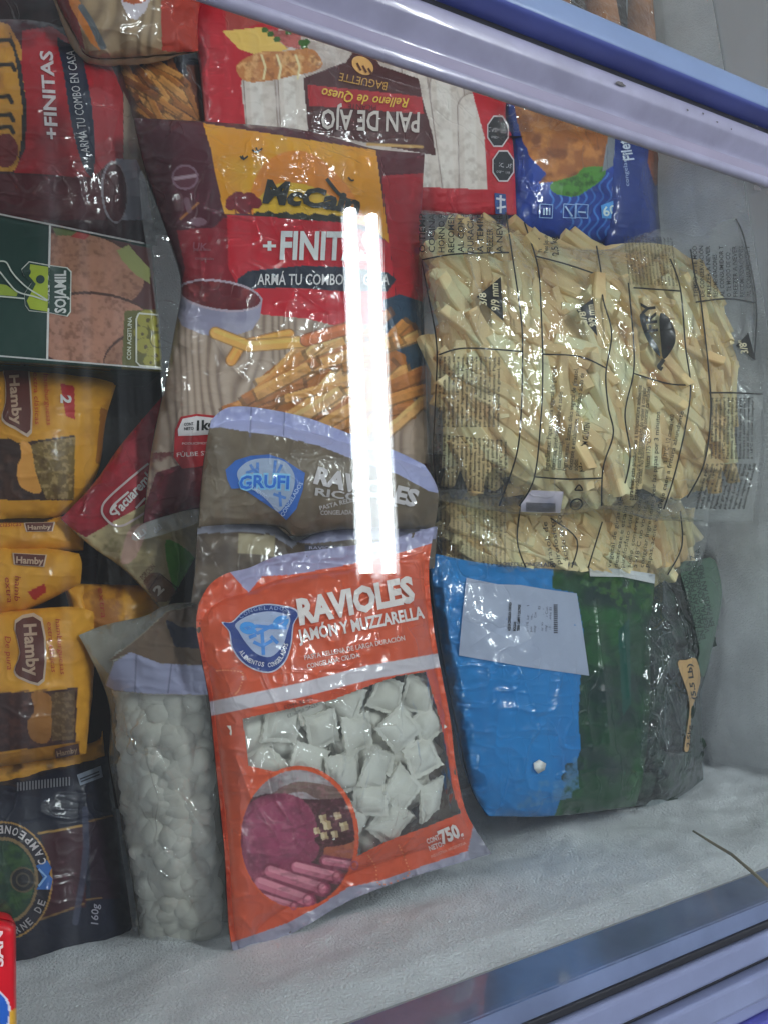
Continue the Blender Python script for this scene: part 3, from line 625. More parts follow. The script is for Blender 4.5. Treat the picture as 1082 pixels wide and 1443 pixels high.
waves(b, R3([(390, 600), (450, 560), (620, 540), (640, 560), (640, 760), (440, 760), (460, 700), (380, 640)])); b.mottle(None, (12, 34, 100), 40, .45, .75, .6, 2)
fil = R3([(285, 300), (420, 330), (575, 400), (600, 440), (585, 520), (500, 560), (460, 590), (400, 575), (355, 580), (380, 550), (330, 500), (318, 470), (300, 430)]); b.poly(fil, (140, 84, 40), sm=True); b.mottle(fil, (176, 116, 56), 12, .45, .72, .8, 3); b.mottle(fil, (100, 52, 26), 18, .52, .75, .7, 5)
b.poly(R3([(395, 580), (470, 555), (500, 530), (565, 530), (558, 565), (512, 600), (470, 622), (408, 612)]), (64, 122, 40), sm=True); b.mottle(R3([(395, 580), (565, 530), (558, 565), (470, 622), (408, 612)]), (34, 72, 26), 7, .45, .65, .8, 1)
b.poly(R3([(575, 430), (618, 440), (600, 520), (555, 545)]), (112, 120, 128)); b.build()
b.text('crocante', *R3([(262, 420), (240, 325)]), 12, (150, 176, 220), 0, .2)
for x in (380, 455, 492): b.ribbons([R3([(x-20, 645), (x+20, 648), (x+18, 690), (x-22, 688), (x-20, 645)])], 1.6, (130, 165, 215), 'cooking_icon')
for q in ([(372, 658), (372, 680)], [(381, 658), (381, 680)], [(390, 658), (390, 680)], [(440, 652), (462, 685)], [(480, 670), (505, 672)]): b.ribbons([R3(q)], 2.2, (150, 180, 225), 'cooking_icon', .0011)
b.shape(R3([(552, 650), (608, 628), (612, 660), (600, 692), (556, 690)]), (70, 140, 205), 'printed_badge'); b.text('60', *R3([(562, 685), (604, 676)]), 13, (190, 212, 236), .02); b.block(*R3([(602, 620), (606, 565), (612, 620)]), 2, 'producto congelado', (150, 170, 205))

# ------------------------------------------------------------------ breaded loaves in the next compartment
b = Bag('bread_roll_bag', 'clear bag of brown bread rolls beyond the blue edge bar', 'bread bag', [(690, -90), (985, -90)], [(985, -90), (965, 30), (938, 190)], [(700, 190), (938, 190)], [(690, -90), (700, 190)], -.24, .05, 3., 31, base=(70, 52, 40), wr=.003)
b.hole[:] = True; b.build(clearmat=clear(.04), backmat=film())
M_roll = plain('bread_crust', alb(166, 112, 62), .7, var=alb(120, 74, 40), nscale=30., bump=.4, bscale=150.)
for k, (p0, p1, w) in enumerate((((770, -60), (800, 120), 50), ((835, -60), (868, 140), 52), ((900, -60), (905, 150), 46), ((955, -50), (920, 175), 34), ((720, -60), (735, 90), 40))):
    P = [np.array(p0)+(np.array(p1)-np.array(p0))*t for t in np.linspace(0, 1, 15)]; Q = np.array([lift(np.array([q[0]]), np.array([q[1]]), np.array([float(b.hat(*q))-.026]))[0] for q in P])-b.base
    tubemesh('bread_roll', Q, [w*.00042*(max(.02, 1-abs(2*t-1)**3.2))**.5*(1+.06*math.sin(9*t+k)) for t in np.linspace(0, 1, 15)], M_roll, b.root, 20)

# ------------------------------------------------------------------ green soya burger box
b = Bag('burger_box', 'dark green soya burger carton with photo of patties and yellow logo', 'food box', [(-70, 286), (215, 345)], [(215, 345), (231, 526)], [(-70, 508), (231, 526)], [(-70, 286), (-70, 508)], -.238, .028, 1.5, 33, p=60, q=.35, lump=.0006, wr=.0002, base=(10, 52, 44))
b.backcol = alb(12, 40, 34)
pic = [(71, 318), (213, 350), (229, 519), (67, 507)]; b.poly(pic, (74, 34, 34))
pa = [circ(118, 378, 88, 52, 16), circ(140, 470, 98, 58, 10), circ(215, 500, 70, 40, -12)]
for k, P in enumerate(pa):
    P = [p for p in P]; mk = inpoly(b.X, b.Y, P) & inpoly(b.X, b.Y, pic); b.put(mk.astype(float), (70, 40, 30)); Q = [((x-P[0][0])*1.0+P[0][0]+1, y+4) for x, y in P]
    mk = mk & inpoly(b.X, b.Y, Q); b.put(mk.astype(float), ((158, 112, 88), (164, 116, 96), (150, 106, 84))[k]); b.put(mk*np.clip((fbm(b.X/5, b.Y/5, 3+k, 3)-.48)*5, 0, 1), (116, 76, 58), .7); b.put(mk*np.clip((fbm(b.X/22, b.Y/22, 8+k, 2)-.5)*4, 0, 1), (178, 128, 106), .6)
b.poly([(165, 353), (182, 345), (196, 362), (212, 378), (212, 400), (190, 386), (172, 366)], (140, 146, 86)); b.poly([(74, 320), (110, 326), (104, 332), (80, 332)], (92, 104, 58)); b.poly([(110, 326), (128, 330), (120, 338), (100, 334)], (160, 56, 50))
b.poly([(176, 438), (223, 436), (231, 524), (172, 520)], (92, 92, 38))
for x, y, r in ((208, 450, 16), (222, 458, 13), (200, 470, 12), (205, 488, 14), (220, 500, 14), (224, 480, 12), (212, 510, 10)): b.oval(x, y, r, r*.9, (96, 92, 30)); b.oval(x-1, y-1, r*.85, r*.76, (150, 146, 58)); b.oval(x+1, y+1, r*.2, r*.2, (80, 70, 30))
b.build(film(None, .4, .35, .12))
b.ribbons([[(-70, 287.5), (204, 343)]], 2.4, (196, 200, 200)); b.ribbons([[(-70, 496), (67, 507), (228, 520)]], 2.2, (190, 194, 194)); b.ribbons([[(71, 317), (67, 507)]], 3, (200, 204, 204))
b.ribbons([smooth(R6([(615, 475), (700, 482)]), 3)+R6([(705, 482)]), R6([(712, 716), (620, 706), (604, 690), (604, 500), (615, 475)])], 2.4, (206, 208, 196)); b.text('CON ACEITUNA', *R6([(580, 680), (584, 490)]), 5.5, (210, 212, 196), .02)
lg = R6([(130, 245), (225, 262), (300, 272), (318, 290), (315, 470), (300, 490), (225, 475), (130, 465), (112, 440), (108, 390), (140, 340), (108, 310), (95, 280)])
b.shape(lg, (205, 212, 205), 'logo'); b.shape([(x*.965+1.9, y*.965+14.3) for x, y in lg], (24, 60, 48), 'logo', .0009); b.shape(R6([(135, 258), (215, 270), (212, 468), (135, 455), (120, 420), (160, 345), (130, 310)]), (158, 178, 40), 'logo', .0012)
for x, y, r in ((180, 325, 19), (120, 292, 18)): b.shape(R6(circ(x, y, r)), (16, 52, 44), 'logo', .0015)
b.text('SOJAMIL', *R6([(292, 474), (292, 286)]), 15, (214, 216, 210), .03, off=.0016)
b.ribbons([smooth(R6([(0, 245), (30, 250), (60, 300), (120, 360), (200, 410), (205, 418), (150, 400), (80, 380), (40, 340), (0, 290)]), 4), smooth(R6([(0, 400), (60, 405), (110, 410)]), 4)], 2., (196, 204, 196), 'logo', .0018); b.shape(R6([(0, 345), (30, 350), (80, 385), (75, 400), (0, 395)]), (138, 160, 48), 'logo', .0009)

# ------------------------------------------------------------------ yellow burger packs
def hamby(label, top, right, bottom, left, z, seed, th=.02, res=2.):
    b = Bag('burger_pack', label, 'burger pack', top, right, bottom, left, z, th, res, seed, base=(202, 146, 44), wr=.002, group='yellow burger packs'); b.mottle(None, (164, 108, 26), 34, .45, .8, .6, seed); return b
def hlogo(b, P, txt0, txt1, h):
    c = np.mean(P, axis=0); b.shape([tuple(c+(np.array(p)-c)*1.1) for p in P], (190, 170, 150), 'logo', .0005); b.shape(P, (88, 44, 36), 'logo', .0009); b.text('Hamby', txt0, txt1, h, (176, 150, 128), .03, off=.0014)
b = hamby('yellow burger pack wedged low under the red meat pack', [(90, 822), (240, 826)], [(240, 826), (225, 905)], [(110, 905), (225, 905)], [(90, 822), (110, 905)], -.268, 55); b.mottle(None, (120, 62, 30), 20, .5, .7, .7, 4); b.build(film(None, .5, .25, .5)); b.text('extra', *R8([(455, 420), (470, 560)]), 8, (150, 50, 30), 0, .2)
b = hamby('yellow burger pack with logo on its edge, middle of the stack', [(-60, 725), (95, 728), (120, 745)], [(120, 745), (118, 775)], [(-60, 790), (118, 775)], [(-60, 725), (-60, 790)], -.262, 52); b.poly([(-60, 722), (60, 720), (90, 724), (60, 738), (-60, 735)], (40, 28, 20)); b.build(film(None, .5, .25, .5)); hlogo(b, R8([(118, 122), (250, 118), (240, 158), (128, 160)]), *R8([(130, 152), (238, 148)]), 6); b.text('clásicas', *R8([(0, 140), (100, 135)]), 7, (150, 44, 28), 0, .2)
b = hamby('yellow burger pack with a torn upper corner, above the upright logo pack', [(-60, 768), (60, 772), (112, 780)], [(112, 780), (116, 795), (114, 822)], [(-60, 868), (30, 862), (114, 822)], [(-60, 768), (-60, 868)], -.252, 53); b.poly(R8([(130, 440), (210, 400), (215, 440), (160, 480)]), (166, 40, 34)); b.build(film(None, .5, .25, .5)); hlogo(b, R8([(66, 262), (212, 270), (200, 322), (72, 312)]), *R8([(76, 306), (202, 312)]), 9); b.text('hamb', *R8([(72, 365), (68, 480)]), 8, (156, 44, 30), 0, .2); b.text('extra', *R8([(24, 372), (36, 490)]), 8, (156, 44, 30), 0, .2)
b = hamby('yellow burger pack with red number 2 corner, under the green box', [(-60, 500), (100, 512), (170, 525)], [(170, 525), (150, 590), (140, 660), (112, 712)], [(-60, 742), (60, 735), (112, 712)], [(-60, 500), (-60, 742)], -.262, 51, .03, 1.7)
b.poly(T2([(-300, 520), (60, 530), (120, 560), (475, 510), (470, 925), (-300, 920)]), (52, 34, 28)); b.mottle(T2([(-300, 520), (120, 560), (470, 510), (470, 925), (-300, 920)]), (78, 52, 42), 12, .45, .7, .7, 2)
pt = T2([(190, 580), (250, 555), (480, 520), (472, 920), (295, 915), (225, 740)]); b.poly(pt, (112, 92, 48)); b.mottle(pt, (168, 144, 96), 5, .52, .7, .8, 3); b.mottle(pt, (78, 56, 30), 16, .5, .7, .7, 4)
b.poly(T2([(130, 560), (195, 570), (228, 740), (265, 860), (220, 880), (130, 830), (110, 720), (140, 640)]), (206, 146, 66), sm=True)
b.poly(T2([(385, 180), (475, 200), (478, 410), (420, 390)]), (166, 34, 34)); b.poly(T2([(640, 330), (700, 360), (660, 560), (655, 700), (610, 690), (630, 480)]), (146, 92, 34)); b.build(film(None, .5, .25, .5))
hlogo(b, smooth(T2([(30, 100), (120, 88), (178, 90), (195, 475), (100, 455), (20, 400), (40, 300), (40, 180)]), 3, True), *T2([(62, 130), (85, 445)]), 13); b.text('2', *T2([(390, 250), (390, 305)]), 14, (222, 206, 206), .04, .15); b.text('hamburguesas', *T2([(278, 120), (300, 445)]), 7, (176, 56, 34), 0, .2); b.text('extra clásicas', *T2([(214, 110), (226, 440)]), 7, (176, 56, 34), 0, .2)
b = hamby('yellow burger pack with upright brown logo and meat photo, above the navy bag', [(-60, 868), (90, 855), (132, 862)], [(132, 862), (134, 930), (128, 1000), (122, 1062)], [(-60, 1090), (122, 1062)], [(-60, 868), (-60, 1090)], -.245, 54, .028, 1.7)
b.poly(R8([(-200, 915), (0, 905), (200, 900), (360, 880), (350, 1140), (-200, 1200)]), (58, 32, 30)); b.mottle(R8([(-200, 915), (360, 880), (350, 1140), (-200, 1200)]), (86, 52, 44), 9, .45, .7, .7, 2)
b.poly(R8([(150, 905), (240, 930), (235, 1110), (190, 1140), (140, 1110), (130, 1040), (160, 990)]), (146, 98, 44), sm=True); b.poly(R8([(240, 910), (350, 890), (345, 1120), (240, 1130)]), (84, 62, 36)); b.mottle(R8([(240, 910), (350, 890), (345, 1120), (240, 1130)]), (122, 98, 66), 5, .5, .7, .7, 2); b.poly(R8([(-200, 1215), (0, 1190), (370, 1130), (370, 1220), (-200, 1310)]), (160, 108, 26)); b.build(film(None, .5, .25, .5))
hlogo(b, smooth(R8([(75, 585), (190, 575), (200, 840), (110, 838), (70, 800), (95, 720)]), 3, True), *R8([(112, 590), (128, 830)]), 17); b.text('hamburguesas', *R8([(258, 565), (282, 820)]), 7, (168, 48, 30), 0, .2); b.text('extra clásicas', *R8([(220, 578), (240, 810)]), 7, (168, 48, 30), 0, .2); b.text('De pura', *R8([(24, 645), (36, 800)]), 8, (168, 48, 30), 0, .2)
b.shape(R8([(255, 1165), (365, 1140), (370, 1190), (260, 1210)]), (74, 40, 30), 'logo'); b.text('Hamby', *R8([(266, 1200), (362, 1180)]), 7, (140, 110, 84), .03)
b = hamby('slim yellow burger pack edge between the upright logo pack and the navy bag', [(-60, 1080), (120, 1050), (145, 1030)], [(145, 1030), (150, 1090)], [(-60, 1130), (150, 1090)], [(-60, 1080), (-60, 1130)], -.268, 56, .012); b.mottle(None, (70, 40, 22), 24, .5, .7, .8, 9); b.build(film(None, .5, .25, .5))
# yellow side pack between plum bag and gnocchi
b = hamby('yellow burger pack standing on edge beside the clear gnocchi bag', [(96, 830), (118, 825)], [(118, 825), (132, 960), (118, 1050)], [(100, 1060), (118, 1050)], [(96, 830), (112, 930), (100, 1060)], -.258, 57, .01); b.build(film(None, .5, .25, .5))

# ------------------------------------------------------------------ navy bag with round emblem
b = Bag('burger_bag', 'navy blue food bag with round gold ringed emblem and ribbon', 'food bag', [(-70, 1118), (60, 1085), (152, 1065)], [(152, 1065), (162, 1130), (178, 1240), (192, 1345)], [(-70, 1400), (100, 1352), (192, 1345)], [(-70, 1118), (-70, 1400)], -.262, .034, 1.7, 61, base=(17, 21, 42), wr=.0025)
b.poly(S4([(190, 450), (300, 425), (395, 405), (400, 780), (200, 830), (240, 640)]), (56, 18, 30)); b.poly(S4([(410, 385), (540, 350), (560, 740), (420, 750)]), (40, 14, 30), .7); b.stroke(S4([(180, 440), (300, 422), (378, 405)]), 3, (164, 130, 70)); b.stroke(S4([(190, 838), (300, 800), (390, 765)]), 2.4, (120, 92, 52)); b.stroke(S4([(415, 385), (520, 358)]), 2, (120, 92, 52)); b.stroke(S4([(400, 748), (470, 738)]), 2, (120, 92, 52))
C0 = S4([(15, 660)])[0]; b.oval(*C0, 70, 84, (160, 124, 66)); b.oval(*C0, 67.5, 81.5, (26, 22, 36)); b.oval(*C0, 50, 62, (126, 104, 70)); b.oval(*C0, 46, 57, (24, 56, 40)); b.mottle(circ(*C0, 44, 55), (60, 92, 44), 18, .5, .7, .6, 2); b.oval(*S4([(108, 655)])[0], 18, 18, (30, 30, 34)); b.ring(*S4([(108, 655)])[0], 17, 17, 2, (96, 84, 60)); b.ring(*S4([(108, 655)])[0], 9, 9, 2, (80, 74, 60))
b.stroke(S4([(395, 330), (400, 500), (385, 650), (350, 850)]), 9, (62, 66, 88), .8); b.build(film(None, .45, .4, .8))
for k, ch in enumerate('CAMPEONES'):
    a = math.radians(-22-10.2*k); p = np.array([C0[0]+58*math.cos(a), C0[1]+71*math.sin(a)]); d = np.array([58*math.sin(a), -71*math.cos(a)]); d /= np.linalg.norm(d); q = p+np.array([d[1], -d[0]])*-7; b.text(ch, q-d*4, q+d*4, 11, (186, 182, 186), .02)
for k, ch in enumerate('CARNE DE'):
    if ch == ' ': continue
    a = math.radians(88-9*k); p = np.array([C0[0]+58*math.cos(a), C0[1]+71*math.sin(a)]); d = np.array([58*math.sin(a), -71*math.cos(a)]); d /= np.linalg.norm(d); q = p+np.array([d[1], -d[0]])*-7; b.text(ch, q-d*3.6, q+d*3.6, 10, (150, 146, 150), .02)
b.shape(S4([(168, 590), (220, 565), (240, 600), (226, 630), (245, 650), (235, 700), (170, 700), (200, 645)]), (44, 96, 170), 'ribbon_emblem'); b.ribbons([S4([(180, 605), (215, 640), (180, 685)])], 3, (130, 170, 220), 'ribbon_emblem', .001)
b.text('160g', *S4([(455, 862), (458, 768)]), 10, (150, 150, 165), .01, .1); b.shape(S4([(357, 170), (468, 128), (478, 180), (372, 220)]), (120, 132, 150), 'price_sticker'); b.ribbons([S4([(372, 190), (460, 155)]), S4([(376, 202), (462, 168)])], 2, (44, 50, 64), 'price_sticker', .001)
b.ribbons([S4([(84+k*14, 205-k*1.5), (84+k*14, 245-k*1.5)]) for k in range(18)], 2, (112, 116, 128), 'barcode')

# ------------------------------------------------------------------ red meat pack set diagonally
b = Bag('meat_pack', 'red and cream meat pack lying diagonally between yellow packs and fries bag', 'meat pack', [(86, 731), (135, 678), (172, 625), (228, 560)], [(228, 560), (330, 690)], [(232, 862), (330, 690)], [(86, 731), (130, 770), (180, 806), (232, 862)], -.240, .014, 1.6, 65, base=(150, 138, 106), wr=.002)
b.mottle(None, (184, 170, 128), 26, .45, .7, .8, 3); b.poly(R8([(600, 150), (680, 130), (640, 260), (590, 310), (560, 290)]), (186, 150, 140), .8, True); b.mottle(R8([(430, 180), (560, 140), (560, 260), (470, 250)]), (112, 104, 66), 10, .5, .7, .7, 2)
b.poly([(80, 735), (122, 757), (160, 735), (215, 705), (330, 640), (330, 540), (228, 540), (80, 700)], (146, 22, 38)); b.mottle([(80, 735), (122, 757), (215, 705), (330, 640), (228, 540), (80, 700)], (112, 16, 34), 40, .45, .75, .7, 5)
b.poly(R8([(660, 390), (700, 350), (730, 350), (835, 435), (800, 480), (720, 490)]), (112, 84, 62)); b.poly(R8([(770, 200), (900, 280), (905, 400), (830, 440), (790, 380)]), (70, 132, 46), sm=True); b.build()
b.ribbons([smooth(T2([(945, 690), (800, 810), (680, 920), (650, 980), (665, 1030), (720, 1080), (780, 1085), (850, 1050), (935, 995)]), 5)], 3, (190, 176, 176), 'logo_outline'); b.text('Tacuarembó', *T2([(745, 1032), (1010, 740)]), 13, (206, 200, 200), .03, .15); b.ribbons([smooth(T2([(820, 870), (720, 960), (710, 1010), (760, 1000)]), 4), T2([(865, 975), (925, 910)])], 3, (200, 190, 190), 'logo_flourish', .0012)
b.lines([('PORCIÓN', *R8([(664, 385), (720, 325)]), 7), ('CRUDA', *R8([(680, 402), (712, 362)]), 6), ('PORCIONES', *R8([(690, 425), (745, 375)]), 5)], (84, 34, 24)); b.text('2', *R8([(730, 458), (762, 428)]), 11, (204, 196, 186), .05); b.ribbons([R8([(690, 430), (740, 355), (830, 430), (790, 470)])], 1.6, (66, 40, 30)); b.text('LI', *R8([(650, 190), (680, 168)]), 8, (206, 200, 196), .03); b.text('del', *R8([(720, 170), (752, 145)]), 8, (206, 200, 196), .03)

# ------------------------------------------------------------------ the big red and yellow fries bag
b = Bag('fries_bag', 'large red and yellow fries bag with sauce bowl and wooden table print, standing upright', 'fries bag',
        [(190, 166), (285, 171), (360, 176), (420, 182), (480, 196), (530, 210), (598, 216)], [(598, 216), (593, 330), (597, 450), (600, 560), (603, 690)], [(203, 737), (280, 716), (420, 705), (603, 690)], [(190, 166), (206, 240), (236, 330), (256, 400), (246, 470), (229, 560), (213, 640), (203, 737)], (-.212, -.205, -.215, -.205), .034, 1.5, 71, base=(72, 18, 32), wr=.0024, p=2.8,
        creases=[(R4([(500, 380), (560, 520), (700, 640)]), .0015, 3), (R4([(420, 540), (560, 620), (690, 710)]), .0016, 3), (R4([(290, 300), (280, 350), (430, 395)]), .0015, 3), (R4([(290, 790), (350, 890), (405, 945)]), .0016, 3), (R4([(880, 600), (930, 780), (980, 980)]), .0016, 4), (R4([(250, 470), (260, 620)]), .0018, 4)])
wood(b, R4([(70, 650), (460, 700), (700, 740), (1060, 760), (1060, 1400), (40, 1500), (90, 900)]), (164, 148, 134), (116, 98, 86), 3, 5.)
b.poly(R4([(160, 380), (420, 390), (420, 720), (170, 700), (200, 560)]), (122, 20, 34)); b.poly(R4([(60, 60), (265, 60), (310, 260), (330, 390), (300, 420), (150, 430)]), (70, 18, 34))
red = R4([(345, 375), (560, 385), (740, 400), (905, 470), (925, 640), (940, 740), (740, 765), (620, 735), (470, 722), (420, 690), (350, 560)]); b.poly(red, (172, 24, 40))
b.poly(R4([(870, 150), (1060, 160), (1060, 700), (930, 660), (905, 470)]), (150, 22, 36)); b.poly(R4([(860, 140), (1060, 150), (1050, 230), (880, 240)]), (78, 18, 30))
b.poly(R4([(885, 670), (940, 650), (1060, 690), (1060, 1100), (985, 1000), (930, 880), (895, 800)]), (28, 58, 82))
yel = R4([(262, 58), (860, 152), (905, 475), (850, 420), (740, 392), (600, 372), (450, 372), (335, 372), (312, 260), (290, 150)]); b.poly(yel, (238, 138, 26)); b.mottle(yel, (246, 158, 40), 50, .4, .75, .7, 3)
b.poly([p for p in smooth(R4([(425, 372), (432, 280), (480, 195), (560, 155), (650, 170), (730, 240), (785, 310), (800, 392), (600, 378)]), 6, True)], (240, 124, 34)); b.poly([p for p in smooth(R4([(445, 375), (470, 300), (560, 262), (690, 300), (780, 392), (600, 378)]), 6, True)], (244, 166, 40))
for x, y, r in ((365, 330, 22), (385, 318, 24), (420, 325, 28), (445, 335, 20), (405, 345, 28), (358, 345, 16)): b.oval(*R4([(x, y)])[0], r/2.459*1.1, r/2.459, (112, 24, 34))
b.stroke(R4([(425, 345), (428, 375)]), 2.2, (90, 24, 30)); b.stroke(R4([(375, 350), (376, 372)]), 2., (120, 30, 30))
hed = R4([(430, 378)]+[(450+k*20, 364+6*math.sin(k*2.3)+k*.9) for k in range(17)]+[(790, 392), (740, 402), (600, 392)]); b.poly(hed, (34, 36, 26))
band = R4([(382, 598), (420, 570), (600, 552), (760, 556), (900, 575), (930, 600), (900, 640), (740, 640), (560, 628), (430, 632), (380, 612)]); b.poly(band, (38, 46, 62)); b.mottle(band, (24, 30, 46), 14, .4, .7, .7, 3)
bowl(b, R4([(322, 655)])[0], 60, 22, 58, 8)
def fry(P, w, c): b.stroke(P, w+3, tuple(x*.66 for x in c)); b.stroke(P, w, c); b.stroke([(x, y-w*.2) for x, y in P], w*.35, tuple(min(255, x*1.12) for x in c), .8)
pile = R4([(480, 900), (600, 830), (720, 780), (900, 800), (950, 900), (980, 1100), (720, 1130), (430, 1030)])
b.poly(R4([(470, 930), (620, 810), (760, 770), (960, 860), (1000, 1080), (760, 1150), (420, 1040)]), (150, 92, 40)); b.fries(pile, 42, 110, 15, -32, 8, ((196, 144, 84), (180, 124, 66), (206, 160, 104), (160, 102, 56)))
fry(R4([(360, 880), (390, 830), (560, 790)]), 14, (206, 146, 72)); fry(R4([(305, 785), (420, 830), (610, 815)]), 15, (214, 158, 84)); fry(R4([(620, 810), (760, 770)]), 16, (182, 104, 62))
b.poly(R4([(100, 1270), (300, 1200), (520, 1210), (1060, 1240), (1060, 1500), (20, 1500)]), (86, 18, 32)); b.mottle(R4([(80, 1200), (560, 1180), (540, 1300), (60, 1340)]), (96, 26, 36), 16, .42, .6, .9, 4)
b.oval(*R4([(200, 245)])[0], 19, 18, (120, 92, 108), 0, .9); b.oval(*R4([(200, 245)])[0], 16, 15, (84, 36, 52)); b.stroke(R4([(165, 250), (235, 240)]), 5, (150, 128, 140)); b.stroke(R4([(185, 390), (245, 335)]), 3, (150, 96, 50)); b.oval(*R4([(245, 400)])[0], 12, 6, (120, 90, 104), 0, .8); b.stroke(R4([(205, 325), (215, 360)]), 8, (110, 84, 96), .8)
b.build()
b.text('M', *R4([(468, 330), (548, 338)]), 30, (28, 30, 26), .05, .12); b.text('cCain', *R4([(548, 338), (800, 372)]), 25, (28, 30, 26), .05, .12, bend=2); b.ribbons([smooth(R4([(690, 250), (730, 300), (770, 330)]), 4)], 5, (28, 30, 26), 'logo_flourish', .0012)
b.text('+', *R4([(470, 505), (515, 505)]), 17, (226, 214, 216), .04); b.text('FINITAS', *R4([(528, 527), (850, 530)]), 37, (222, 212, 214), .035, .04); b.text('ARMÁ TU COMBO EN CASA', *R4([(450, 618), (905, 618)]), 15, (200, 202, 206), .012, .04)
for p in ([(432, 150), (448, 158), (468, 145)], [(446, 142), (452, 160)], [(390, 172), (402, 182), (418, 172)], [(398, 170), (404, 186)], [(765, 245), (775, 256), (785, 255)]): b.ribbon(R4(p), 2.4, (32, 30, 24), 'bird_print')
tg = R4([(165, 1120), (185, 1075), (240, 1065), (310, 1072), (315, 1180), (300, 1235), (240, 1250), (190, 1255), (160, 1215)]); b.shape(tg, (158, 26, 36), 'weight_tag'); b.shape(R4([(175, 1120), (192, 1082), (240, 1073), (306, 1080), (308, 1135), (240, 1140), (176, 1142)]), (200, 198, 202), 'weight_tag', .001)
b.lines([('CONT.', *R4([(197, 1107), (232, 1104)]), 4), ('NETO', *R4([(197, 1122), (230, 1120)]), 4)], (26, 26, 28), off=.0014, bold=.03); b.text('1kg', *R4([(240, 1122), (300, 1118)]), 13, (22, 22, 24), .04, .1, off=.0014); b.lines([('PODUCIMOS EN', *R4([(190, 1172), (300, 1170)]), 3), ('FÚLBE SE', *R4([(172, 1215), (280, 1208)]), 6)], (210, 196, 198), off=.0014)
b.lines([('papas fritas', *R4([(230, 500), (290, 500)]), 4), ('congeladas', *R4([(235, 530), (300, 532)]), 4), ('LIBRES DE GLUTEN', *R4([(890, 1230), (985, 1246)]), 5)], (120, 92, 100)); b.text('UK', *R4([(226, 495), (276, 500)]), 10, (130, 70, 84), .02)
# its clear side flap
fb = [(196, 200), (215, 260), (240, 330), (258, 400)]
def flap(bag, P, z, milk=.12, off=0):
    P = smooth(P, 5, True); t = np.array(tessellate_polygon([[Vector((x, y, 0)) for x, y in P]]), int); V, T = subdiv(np.array(P), t, 7.)
    Q = lift(V[:, 0], V[:, 1], z+.004*(fbm(V[:, 0]/25, V[:, 1]/25, 7, 3)-.5)); return meshobj('clear_flap', Q, T[:, ::-1], clear(milk), bag.root, bag.base)
flap(b, [(200, 240), (236, 330), (256, 400), (246, 470), (230, 560), (224, 470), (212, 380), (200, 300)], -.208, .16); flap(b, [(203, 738), (280, 717), (284, 735), (192, 762)], -.212, .3)

# ------------------------------------------------------------------ clear bags of fries
def frymesh(L, w, seed):
    rr = random.Random(seed); V = []; n = 5; r = w/2
    ring = [(-r, -r*.8), (-r*.8, -r), (r*.8, -r), (r, -r*.8), (r, r*.8), (r*.8, r), (-r*.8, r), (-r, r*.8)]; by = rr.uniform(-.12, .12)*L; bz = rr.uniform(-.05, .05)*L
    for i in range(n):
        t = i/(n-1); s_ = (.82 if i in (0, n-1) else 1)*rr.uniform(.94, 1.06)
        for y, z in ring: V.append(((t-.5)*L, y*s_+by*4*(t-.5)**2, z*s_+bz*4*(t-.5)**2))
    Fc = [(i*8+k, i*8+(k+1) % 8, (i+1)*8+(k+1) % 8, (i+1)*8+k) for i in range(n-1) for k in range(8)]+[tuple(range(8))[::-1], tuple(range((n-1)*8, n*8))]
    me = bpy.data.meshes.new('fry'); me.from_pydata(V, [], [f[::-1] for f in Fc]); me.update(); me.materials.append(M_fry[seed % 3]); me['len'] = L; return me
M_fry = [plain('potato', alb(*c), .55, var=alb(*v), nscale=26., bump=.15, bscale=200.) for c, v in (((220, 200, 156), (198, 170, 122)), ((228, 210, 172), (208, 184, 138)), ((212, 188, 138), (188, 156, 108)))]
FRY = [frymesh(L, w, k) for k, (L, w) in enumerate(((.062, .0125), (.075, .0135), (.088, .012), (.05, .013), (.1, .013), (.07, .0145), (.058, .0135), (.082, .0125), (.042, .0125)))]
ING = 'Ingredientes: Papas, aceite vegetal de girasol, dextrosa, pirofosfato ácido de sodio (estabilizante). Ingredientes: Batatas, óleo vegetal de girassol, dextrose e estabilizante pirofosfato ácido de sódio. conservar congelado a -18°C no volver a congelar'
INK = (22, 22, 22); M_ink = film(alb(20, 20, 20), .5, .2, .5)
c2o = [(604, 690), (760, 690), (1000, 700)]
b = Bag('clear_fries_bag', 'clear printed bag of raw fries lying underneath the other clear fries bag', 'fries bag', c2o, [(1000, 700), (996, 760), (978, 830)], [(618, 840), (800, 840), (978, 830)], [(604, 690), (612, 780), (618, 840)], -.228, .034, 2.2, 82, base=(120, 100, 66), wr=.003)
b.hole[:] = True; b.build(clearmat=clear(.03, rough=.06, crink=1.), backmat=clear(.12, rough=.2, crink=.5)); b.pieces('fry_heap', FRY, 260, rect(618, 700, 985, 832), (.020, .034), 31, (-90, 20), 10, (.9, 1.2), heap=True); b.pieces('fry', FRY, 130, rect(622, 705, 972, 830), (.010, .022), 3, (-90, -10), 6, (1.1, 1.4))
b.block((622, 800), (622, 700), (712, 800), 16, ING, INK, 1., 3); b.block((860, 800), (876, 705), (915, 800), 7, ING, INK, .8, 4); b.block((780, 800), (770, 735), (800, 790), 3, ING, INK, .8, 6); b.ribbons([smooth(q, 5) for q in ([(735, 700), (728, 760), (740, 800)], [(775, 730), (812, 760), (805, 800)], [(958, 720), (960, 770), (940, 810)], [(848, 735), (828, 800)])], 2., INK)
